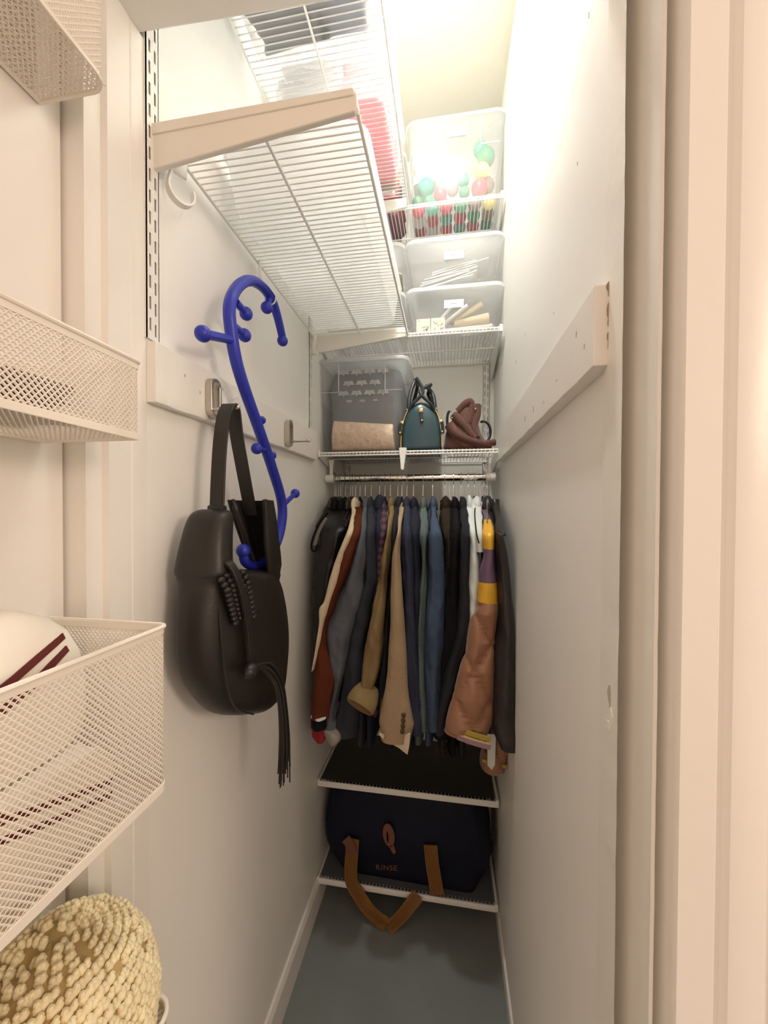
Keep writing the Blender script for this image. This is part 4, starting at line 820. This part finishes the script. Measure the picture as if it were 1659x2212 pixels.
garment('charcoal_coat', 'charcoal coat whose sleeve swings down to the left', 'blackb', fab('charcoal_wool', (0.020, 0.021, 0.026)), hn=0.036, body=0.66, bx=0.046, seed=18, cat='coat')
garment('white_shirt', 'white cotton shirt, left of the pair of pale shirts', 'whitea', M_mint, hn=0.026, body=0.76, bx=0.068, seed=19, cat='shirt', colh=0.038, colhx=0.011)
g = garment('pale_shirt', 'pale mint short-sleeved shirt with dark piping on the collar', 'whiteb', M_mint, hn=0.030, body=0.76, bx=0.092, seed=20, cat='shirt', colh=0.034, colhx=0.016)
MB().tube(spline([(0.088, 1.292, 1.418), (0.080, 1.200, 1.408), (0.0765, 1.130, 1.385), (0.079, 1.100, 1.345), (0.085, 1.092, 1.318)], 5), 0.0018, 6).build('piping', M_blackcloth, g)
# satin bomber: mauve and yellow top, tan quilted sleeve, striped cuff
t = thing('bomber_jacket', 'tan quilted satin bomber jacket with yellow and mauve shoulder panels', 'jacket', 'garments on the chrome rod')
y_, rows_ = SL['bomber']; RB = sleeve_rings(rows_, y_, 0.040, 21, fold=0.03, n=36, sub=6); nb = len(RB)
def seg(a, b): return RB[a:b+1]
def zi(z):
    return min(range(nb), key=lambda i: abs(RB[i][0][2]-z))
def quilt(R):
    out = []
    for r in R:
        cx_ = sum(p[0] for p in r)/len(r); cy_ = sum(p[1] for p in r)/len(r); q = []
        for k, p in enumerate(r):
            u, v = p[0]*1.0, p[2]; s1 = abs(sin(pi*(u+v*0.62)/0.098+0.4)); s2 = abs(sin(pi*(u-v*0.62)/0.098+1.25))
            h_ = 0.011*(min(s1, s2)**0.5)-0.006; d = Vector((p[0]-cx_, p[1]-cy_, 0)); d = d.normalized() if d.length > 1e-6 else d
            q.append((p[0]+d.x*h_*0.5, p[1]+d.y*h_*1.6, p[2]))
        out.append(q)
    return out
a1, a2, a3, a4, a5 = zi(1.385), zi(1.300), zi(1.215), zi(1.155), zi(0.80)
def fine(R, k=4):
    out = []
    for i in range(len(R)-1):
        for j in range(k): out.append([tuple(Vector(p).lerp(Vector(q), j/k)) for p, q in zip(R[i], R[i+1])])
    out.append(R[-1]); return out
MB().rings(seg(0, a1)).build('mauve_collar_panel', M_purple, t, ang=60)
MB().rings(seg(a1, a2)).build('yellow_shoulder_panel', M_yellow, t, ang=60)
MB().rings(seg(a2, a3)).build('mauve_arm_panel', M_purple, t, ang=60)
MB().rings(seg(a3, a4)).build('yellow_arm_panel', M_yellow, t, ang=60)
MB().rings(quilt(fine(seg(a4, a5)))).build('quilted_sleeve', M_satin, t, ang=60)
R = seg(a5, nb-1); l = R[-1]; c_ = Vector((sum(p[0] for p in l)/len(l), sum(p[1] for p in l)/len(l), l[0][2]))
MB().rings(R+[[tuple(c_+(Vector(p)-c_)*0.85) for p in l], [tuple(c_+(Vector(p)-c_)*0.8+Vector((0, 0, 0.02))) for p in l]]).build('cuff', M_satin, t, ang=60)
for f, zz, w_, mm, lb in ((0, 0.812, 0.007, mat('gold_knit', (0.40, 0.30, 0.05), 0.7), 'gold stripe on the cuff'), (1, 0.799, 0.003, mat('pale_gold_knit', (0.62, 0.50, 0.18), 0.7), 'pale gold stripe on the cuff'), (2, 0.790, 0.007, mat('mauve_knit', (0.32, 0.20, 0.26), 0.7), 'mauve stripe on the cuff')):
    c = MB(); P = []
    for k in range(13):
        q = k/12; x = 0.030+0.088*q; P.append((x, 1.0715-0.0035*sin(pi*q), zz-0.020*q))
    tag(c.ribbon(P, w_*2, 0.0025, (0, 0, 1)).build('cuff_stripe', mm, t), lb)
y_, rows_ = SL['bomberback']; MB().rings(quilt(fine(sleeve_rings(rows_, y_, 0.05, 3, fold=0.03), 3))).build('jacket_body', M_satin, t, ang=60)
MB().ribbon([(0.106+0.07*q, 1.176-0.004*sin(pi*q), 0.668-0.012*q) for q in [k/8 for k in range(9)]], 0.010, 0.003, (0, 0, 1)).build('hem_stripe', MATS['gold_knit'], t)
tag(MB().prism([(0.118, 0.760), (0.142, 0.760), (0.140, 0.672), (0.131, 0.655), (0.119, 0.668)], 'y', 1.155, 1.159).build('swing_tag', M_mint, smooth=False), 'pale paper tag dangling below the satin bomber jacket', 'tag')
g = garment('leather_jacket', 'dark brown leather jacket at the far right against the wall', 'leather', M_brownleather, hn=0.045, body=0.66, bx=0.138, seed=22, colh=0.04, colhx=0.022, cx=0.130, ctop=1.415)
MB().tube(spline([(0.124, 1.285, 1.445), (0.116, 1.20, 1.42), (0.112, 1.15, 1.375)], 5), 0.0022, 6).build('zip_edge', M_nickel, g)
MB().ribbon(spline([(0.129, 1.052, 1.348), (0.138, 1.046, 1.342), (0.149, 1.050, 1.346)], 4), 0.006, 0.003, (0, 0, 1)).build('epaulette', M_brownleather, g)

# ---------------------------------------------------------------- navy laundry bag on the lowest shelf
t = thing('laundry_bag', 'big dark navy laundry bag with orange straps and lettering on the lowest shelf', 'bag', loc=(0, 0, 0))
M_bagnavy = fab('navy_bag_nylon', (0.008, 0.010, 0.022), rough=0.6, bump=0.6, bscale=16, bdist=0.006)
M_strap = mat('orange_webbing', (0.20, 0.085, 0.012), 0.6, bump=0.4, bscale=200)
R = []
for i in range(15):
    f = i/14; z = 0.1085+f*0.320; e = (sin(pi*(0.16+0.70*f)))**0.22; ring = []
    for k, (x, y) in enumerate(rrect(-0.138, 1.465, 0.296*e, 0.142*e, 0.05, 7)):
        ring.append((x+0.004*sin(z*60+k), y+0.006*sin(x*22+z*30)+0.004*sin(x*60), z))
    R.append(ring)
MB().rings(R).build('bag_body', M_bagnavy, t, ang=70)
FY = 1.311
M_print = mat('orange_print', (0.19, 0.07, 0.04), 0.7)
fc = bpy.data.curves.new('lettering', 'FONT'); fc.body = 'RINSE'; fc.size = 0.026; fc.extrude = 0.0006; fc.space_character = 1.15; fc.materials.append(M_print)
fo = bpy.data.objects.new('lettering', fc); C.objects.link(fo); bpy.context.view_layer.update(); me_ = bpy.data.meshes.new_from_object(fo.evaluated_get(bpy.context.evaluated_depsgraph_get())); bpy.data.objects.remove(fo); fo = bpy.data.objects.new('lettering', me_); C.objects.link(fo); fo.parent = t; fo.location = (-0.237, FY-0.0035, 0.166); fo.rotation_euler = (radians(90), radians(-6), 0)
def ell(cx, cz, a, b, rot, n=24): return [(cx+a*cos(q)*cos(rot)-b*sin(q)*sin(rot), cz+a*cos(q)*sin(rot)+b*sin(q)*cos(rot)) for q in [2*pi*k/n for k in range(n)]]
o_ = ell(-0.193, 0.292, 0.020, 0.040, radians(8)); i_ = ell(-0.197, 0.285, 0.0035, 0.020, radians(2))
lg = MB(); lg.rings([[(x, FY-0.0035, z) for x, z in o_], [(x, FY-0.0005, z) for x, z in o_], [(x, FY-0.0005, z) for x, z in i_], [(x, FY-0.0035, z) for x, z in i_], [(x, FY-0.0035, z) for x, z in o_]], False, False)
lg.prism([(-0.192, 0.252), (-0.176, 0.262), (-0.168, 0.236), (-0.176, 0.228)], 'y', FY-0.0035, FY-0.0005)
tag(lg.build('emblem', M_print, t, smooth=False), 'orange drop-shaped emblem above the lettering')
def strap(pts, w, nm='strap', ax=(1, 0, 0.1)):
    sp_ = spline(pts, 5); s_ = MB().ribbon(sp_, w, 0.003, ax).build(nm, M_strap, t)
    for k in range(5):
        m = MB(); o = (k-2)*w/5.5; m.tube([(v[0]+o, v[1]-0.0022, v[2]) for v in sp_], 0.0011, 5); m.build('rib', M_strap, s_)
strap([(-0.320, 1.309, 0.262), (-0.322, 1.306, 0.22), (-0.325, 1.302, 0.16), (-0.320, 1.298, 0.116), (-0.292, 1.288, 0.085), (-0.262, 1.280, 0.055), (-0.225, 1.276, 0.030), (-0.195, 1.272, 0.018)], 0.046)
strap([(-0.050, 1.309, 0.278), (-0.044, 1.306, 0.22), (-0.034, 1.302, 0.165), (-0.026, 1.298, 0.122)], 0.046)
strap([(-0.090, 1.296, 0.112), (-0.115, 1.285, 0.085), (-0.140, 1.278, 0.055), (-0.170, 1.273, 0.024), (-0.188, 1.268, 0.010)], 0.040)
tag(MB().ribbon(spline([(-0.345, 1.305, 0.262), (-0.330, 1.303, 0.245), (-0.318, 1.302, 0.215)], 4), 0.034, 0.004, (1, 0, 0.2)).build('strap_patch', mat('brown_patch', (0.16, 0.07, 0.045), 0.8), t), 'brownish reinforcing patch at the left strap')
o = bumpy('folded_cloth', 'crumpled pale cloth lying on top of the navy laundry bag', 'cloth', mat('pale_blue_cloth', (0.10, 0.12, 0.15), 0.8), -0.22, 1.40, 0.4285, 0.11, 0.09, 0.012, 31)

# ---------------------------------------------------------------- mesh baskets on the door
def path_eval(path):
    P = [Vector((x, y, 0)) for x, y in path]; L_ = [0]
    for i in range(1, len(P)): L_.append(L_[-1]+(P[i]-P[i-1]).length)
    def ev(s):
        s = max(0, min(L_[-1], s)); i = 0
        while i < len(P)-2 and L_[i+1] < s: i += 1
        tt = (s-L_[i])/(L_[i+1]-L_[i]); p = P[i].lerp(P[i+1], tt); d = (P[i+1]-P[i]).normalized(); return p, Vector((d.y, -d.x, 0))
    return ev, L_[-1]
def expanded(mb, pos, L_, H, pu=0.0056, pv=0.0064, w=0.0027, t=0.0007):
    """expanded-metal net: zigzag strands that touch their neighbours, leaving staggered lens-shaped holes.
    pos(s, h) -> point, normal"""
    nu = max(4, int(L_/pu)*2); rows = max(2, int(H/(pv/2))); du = L_/nu; dv = H/rows; amp = dv/2-w*0.15
    for r in range(rows):
        base = len(mb.v); h0 = dv*(r+0.5)
        for i in range(nu+1):
            s = du*i; k = (i+r) % 2; h = h0+(amp if k else -amp)
            p, n, up = pos(s, h)
            q = (w*0.5)
            a = p+up*q+n*t; b = p-up*q-n*t*0.6
            mb.v += [tuple(a), tuple(p+n*t*1.1+up*0), tuple(b), tuple(p-n*t*0.5)]
        for i in range(nu):
            o = base+4*i
            mb.f += [(o, o+4, o+5, o+1), (o+1, o+5, o+6, o+2), (o+2, o+6, o+7, o+3), (o+3, o+7, o+4, o)]
    return mb
def basket(label, xo, z0, z1, y0=-0.06, y1=0.400, rc=0.016, solid=0.008, rim=0.008, xb=-0.4855):
    t = thing('mesh_basket', label, 'basket', 'white mesh baskets on the open door', (0, 0, 0))
    def loop(e=0.0, closed=True):
        P = []
        x0_, x1_, a0, a1 = xb-e, xo+e, y0-e, y1+e
        P.append((x0_, a1))
        for k in range(7):
            a = radians(90-90*k/6); P.append((x1_-rc+rc*cos(a), a1-rc+rc*sin(a)))
        for k in range(7):
            a = radians(0-90*k/6); P.append((x1_-rc+rc*cos(a), a0+rc+rc*sin(a)))
        P.append((x0_, a0)); return P
    path = loop(0)+[(xb, y1)]
    ev, L_ = path_eval(path); H = z1-z0-solid-rim
    def pos(s, h):
        p, n = ev(s); return Vector((p.x, p.y, z0+solid+h)), n*-1, Vector((0, 0, 1))
    expanded(MB(), pos, L_, H).build('mesh_side', M_mesh, t, smooth=False)['kind'] = 'stuff'
    evb = None
    def posb(s, h): return Vector((xb+0.003+h, y0+0.003+s, z0+0.002)), Vector((0, 0, -1)), Vector((1, 0, 0))
    expanded(MB(), posb, y1-y0-0.006, xo-xb-0.006).build('mesh_bottom', M_mesh, t, smooth=False)['kind'] = 'stuff'
    def band(za, zb, th, nm, roll=0.0):
        P = loop(0); m = MB(); Rr = []
        A = loop(th/2); B = loop(-th/2)
        n = len(P); vs = []
        for i in range(n):
            vs.append([(A[i][0], A[i][1], za), (A[i][0], A[i][1], zb), (B[i][0], B[i][1], zb), (B[i][0], B[i][1], za)])
        vs.append(vs[0]); return m.rings(vs, False, False).build(nm, M_mesh, t, smooth=False, bev=0.0006)
    band(z0-0.001, z0+solid, 0.0024, 'bottom_band')
    band(z1-rim, z1-0.001, 0.0022, 'top_band')
    P = [(x, y, z1-0.0012) for x, y in loop(0.0008)]
    MB().tube(P, 0.0026, 8, closed=True).build('rim_wire', M_mesh, t)
    for yy in (y0+0.06, y1-0.08):
        MB().box((xb-0.0028, yy-0.008, z1-0.03), (xb-0.001, yy+0.008, z1+0.004), 0.0006).build('door_clip', M_mesh, t)
    return t
basket('shallow mesh basket at the top left corner, seen from below', -0.389, 1.889, 2.075, rc=0.022, solid=0.004)
basket('middle mesh basket on the door above eye level', -0.354, 1.484, 1.574, rc=0.004, solid=0.007, rim=0.010)
basket('deep mesh basket holding a striped white cap', -0.3185, 1.082, 1.271, rc=0.010, solid=0.009, rim=0.009)
basket('lowest mesh basket holding a straw hat', -0.311, 0.655, 0.833, rc=0.020)

# ---------------------------------------------------------------- cap and striped cloths in the deep basket
def stripe_mat(name, base, dirv, bands, w, col=(0.115, 0.016, 0.014)):
    m = mat(name, base, 0.8); nt = m.node_tree; N, L = nt.nodes, nt.links; b = N['Principled BSDF']
    tc = N.new('ShaderNodeTexCoord'); dp = N.new('ShaderNodeVectorMath'); dp.operation = 'DOT_PRODUCT'; dp.inputs[1].default_value = dirv; L.new(tc.outputs['Object'], dp.inputs[0])
    acc = None
    for c in bands:
        s = N.new('ShaderNodeMath'); s.operation = 'SUBTRACT'; s.inputs[1].default_value = c; L.new(dp.outputs['Value'], s.inputs[0])
        a = N.new('ShaderNodeMath'); a.operation = 'ABSOLUTE'; L.new(s.outputs[0], a.inputs[0])
        l = N.new('ShaderNodeMath'); l.operation = 'LESS_THAN'; l.inputs[1].default_value = w; L.new(a.outputs[0], l.inputs[0])
        if acc is None: acc = l
        else:
            ad = N.new('ShaderNodeMath'); ad.operation = 'MAXIMUM'; L.new(acc.outputs[0], ad.inputs[0]); L.new(l.outputs[0], ad.inputs[1]); acc = ad
    mx = N.new('ShaderNodeMix'); mx.data_type = 'RGBA'; mx.inputs[6].default_value = (*base, 1); mx.inputs[7].default_value = (*col, 1)
    L.new(acc.outputs[0], mx.inputs[0]); L.new(mx.outputs[2], b.inputs['Base Color']); return m
M_cap = mat('white_cotton', (0.86, 0.84, 0.76), 0.8, bump=0.15, bscale=30)
t = thing('cloth_cap', 'white cloth cap with two dark red stripes in the deep basket', 'cap', loc=(-0.422, 0.285, 1.170))
R = []
prof = [(0, 1.0), (0.02, 1.04), (0.05, 1.03), (0.08, 0.97), (0.105, 0.84), (0.122, 0.64), (0.132, 0.40), (0.136, 0.15)]
for z, k in prof: R.append([(0.058*k*math.copysign(abs(cos(a))**0.9, cos(a)), 0.088*k*math.copysign(abs(sin(a))**0.9, sin(a)), z+0.004*sin(3*a)*(z > 0.03)) for a in [2*pi*j/48 for j in range(48)]])
crown = MB().rings(R).build('crown', M_cap, t, ang=70)
# stripes: raised ribbons lying on the crown, running over it
def crown_pt(th, f):
    i = min(len(prof)-2, int(f*(len(prof)-1))); u = f*(len(prof)-1)-i; z = prof[i][0]*(1-u)+prof[i+1][0]*u; k = prof[i][1]*(1-u)+prof[i+1][1]*u
    c, s_ = cos(th), sin(th); return Vector((0.058*k*math.copysign(abs(c)**0.9, c)*1.02, 0.088*k*math.copysign(abs(s_)**0.9, s_)*1.02, z+0.004*sin(3*th)*(z > 0.03)+0.0006)), Vector((c, s_*0.66, 0.5)).normalized()
for P in ([(0.0396, 0.0474, 0.1043), (0.0448, 0.0359, 0.1021), (0.0479, 0.0265, 0.0995), (0.0501, 0.0182, 0.0968), (0.0517, 0.0107, 0.094), (0.0527, 0.0039, 0.0911), (0.0535, -0.0025, 0.0883), (0.0544, -0.0087, 0.0856), (0.0545, -0.030, 0.076)],
          [(0.0446, 0.0467, 0.0922), (0.0483, 0.0381, 0.0898), (0.051, 0.0306, 0.0873), (0.0531, 0.0237, 0.0847), (0.0546, 0.0176, 0.0819), (0.0558, 0.0119, 0.0792), (0.0563, 0.0069, 0.0762), (0.0569, 0.0019, 0.0734), (0.0565, -0.022, 0.063)]):
    Wd = [Vector((-0.25, -0.15, 1)) for p in P]
    MB().ribbon([(a*1.015+0.0008, b, c+0.0006) for a, b, c in P], 0.0066, 0.0022, Wd).build('stripe', mat('dark_red_tape', (0.115, 0.016, 0.014), 0.8), t)

for i, (x, y, z, w, d, h, dv, bands) in enumerate((( -0.352, 0.280, 1.094, 0.050, 0.12, 0.072, (0, 0.35, 1), (0.044, 0.058), ), (-0.420, 0.250, 1.092, 0.06, 0.14, 0.070, (0, 0, 1), (0.03, 0.045)))):
    bumpy('striped_cloth', ('folded white cloth with dark stripes against the mesh front', 'second striped cloth pressed to the door side of the basket')[i], 'cloth', stripe_mat('striped_cotton_%d' % i, (0.86, 0.84, 0.76), dv, bands, 0.003), x, y, z, w, d, h, 41+i, 'striped cloths in the deep basket', amp=0.001)

# contents of the middle basket, a dark item low down behind the mesh
bumpy('folded_cloth', 'brown folded cloth low in the middle basket', 'cloth', mat('basket_brown_cloth', (0.16, 0.10, 0.06), 0.85), -0.400, 0.235, 1.490, 0.075, 0.17, 0.030, 51)

# ---------------------------------------------------------------- crocheted straw hat in the lowest basket
HX, HY, HZ = -0.395, 0.318, 0.805
t = thing('straw_hat', 'crocheted straw hat bulging over the lowest basket', 'hat', loc=(HX, HY, HZ))
M_straw = mat('straw', (0.84, 0.71, 0.47), 0.75, var=0.3, vscale=60, bump=0.4, bscale=200, bdist=0.001)
M_strawin = mat('straw_inner', (0.46, 0.33, 0.14), 0.9)
hp = [(-0.06, 0.92), (-0.02, 0.98), (0.02, 1.0), (0.06, 0.98), (0.095, 0.90), (0.120, 0.76), (0.135, 0.55), (0.142, 0.30), (0.145, 0.06)]
def hat(z, k, a, e=0.0): return Vector(((0.083+e)*k*cos(a)+0.006*sin(z*30), (0.105+e)*k*sin(a)+z*0.10, z+0.004*sin(2*a+z*20)))
R = [[tuple(hat(z, k, a)) for a in [2*pi*j/40 for j in range(40)]] for z, k in hp]
MB().rings(R).build('crown', M_strawin, t)
m = MB(); rnd = random.Random(11)
L2 = [0]
for i in range(1, len(hp)): L2.append(L2[-1]+math.hypot(hp[i][0]-hp[i-1][0], (hp[i][1]-hp[i-1][1])*0.09))
nr = int(L2[-1]/0.0092)
for r_ in range(nr):
    s = L2[-1]*(r_+0.5)/nr; i = 0
    while i < len(L2)-2 and L2[i+1] < s: i += 1
    f = (s-L2[i])/(L2[i+1]-L2[i]); z = hp[i][0]*(1-f)+hp[i+1][0]*f; k = hp[i][1]*(1-f)+hp[i+1][1]*f
    n = max(6, int(2*pi*0.094*k/0.0118))
    for j_ in range(n):
        a = 2*pi*(j_+0.5*(r_ % 2)+rnd.uniform(-0.25, 0.25))/n
        if rnd.random() < 0.07: continue
        for s2 in (-1, 1):
            g_ = rnd.uniform(0.85, 1.2); c = hat(z+s2*rnd.uniform(0, 0.0015), k, a+s2*0.0033/0.09, 0.0012); d = hat(z+0.004, k, a+s2*0.0050/0.09, 0.0020)
            m.ball(tuple(c), 0.0047*g_, 8, 6, (1, 1, 0.85)); m.ball(tuple(d), 0.0030*g_, 6, 5)
    # a running strand under each row
    m.tube([hat(z-0.004, k, 2*pi*q/60, 0.0008) for q in range(60)], 0.0013, 4, closed=True)
m.build('crochet_stitches', M_straw, t)['kind'] = 'stuff'
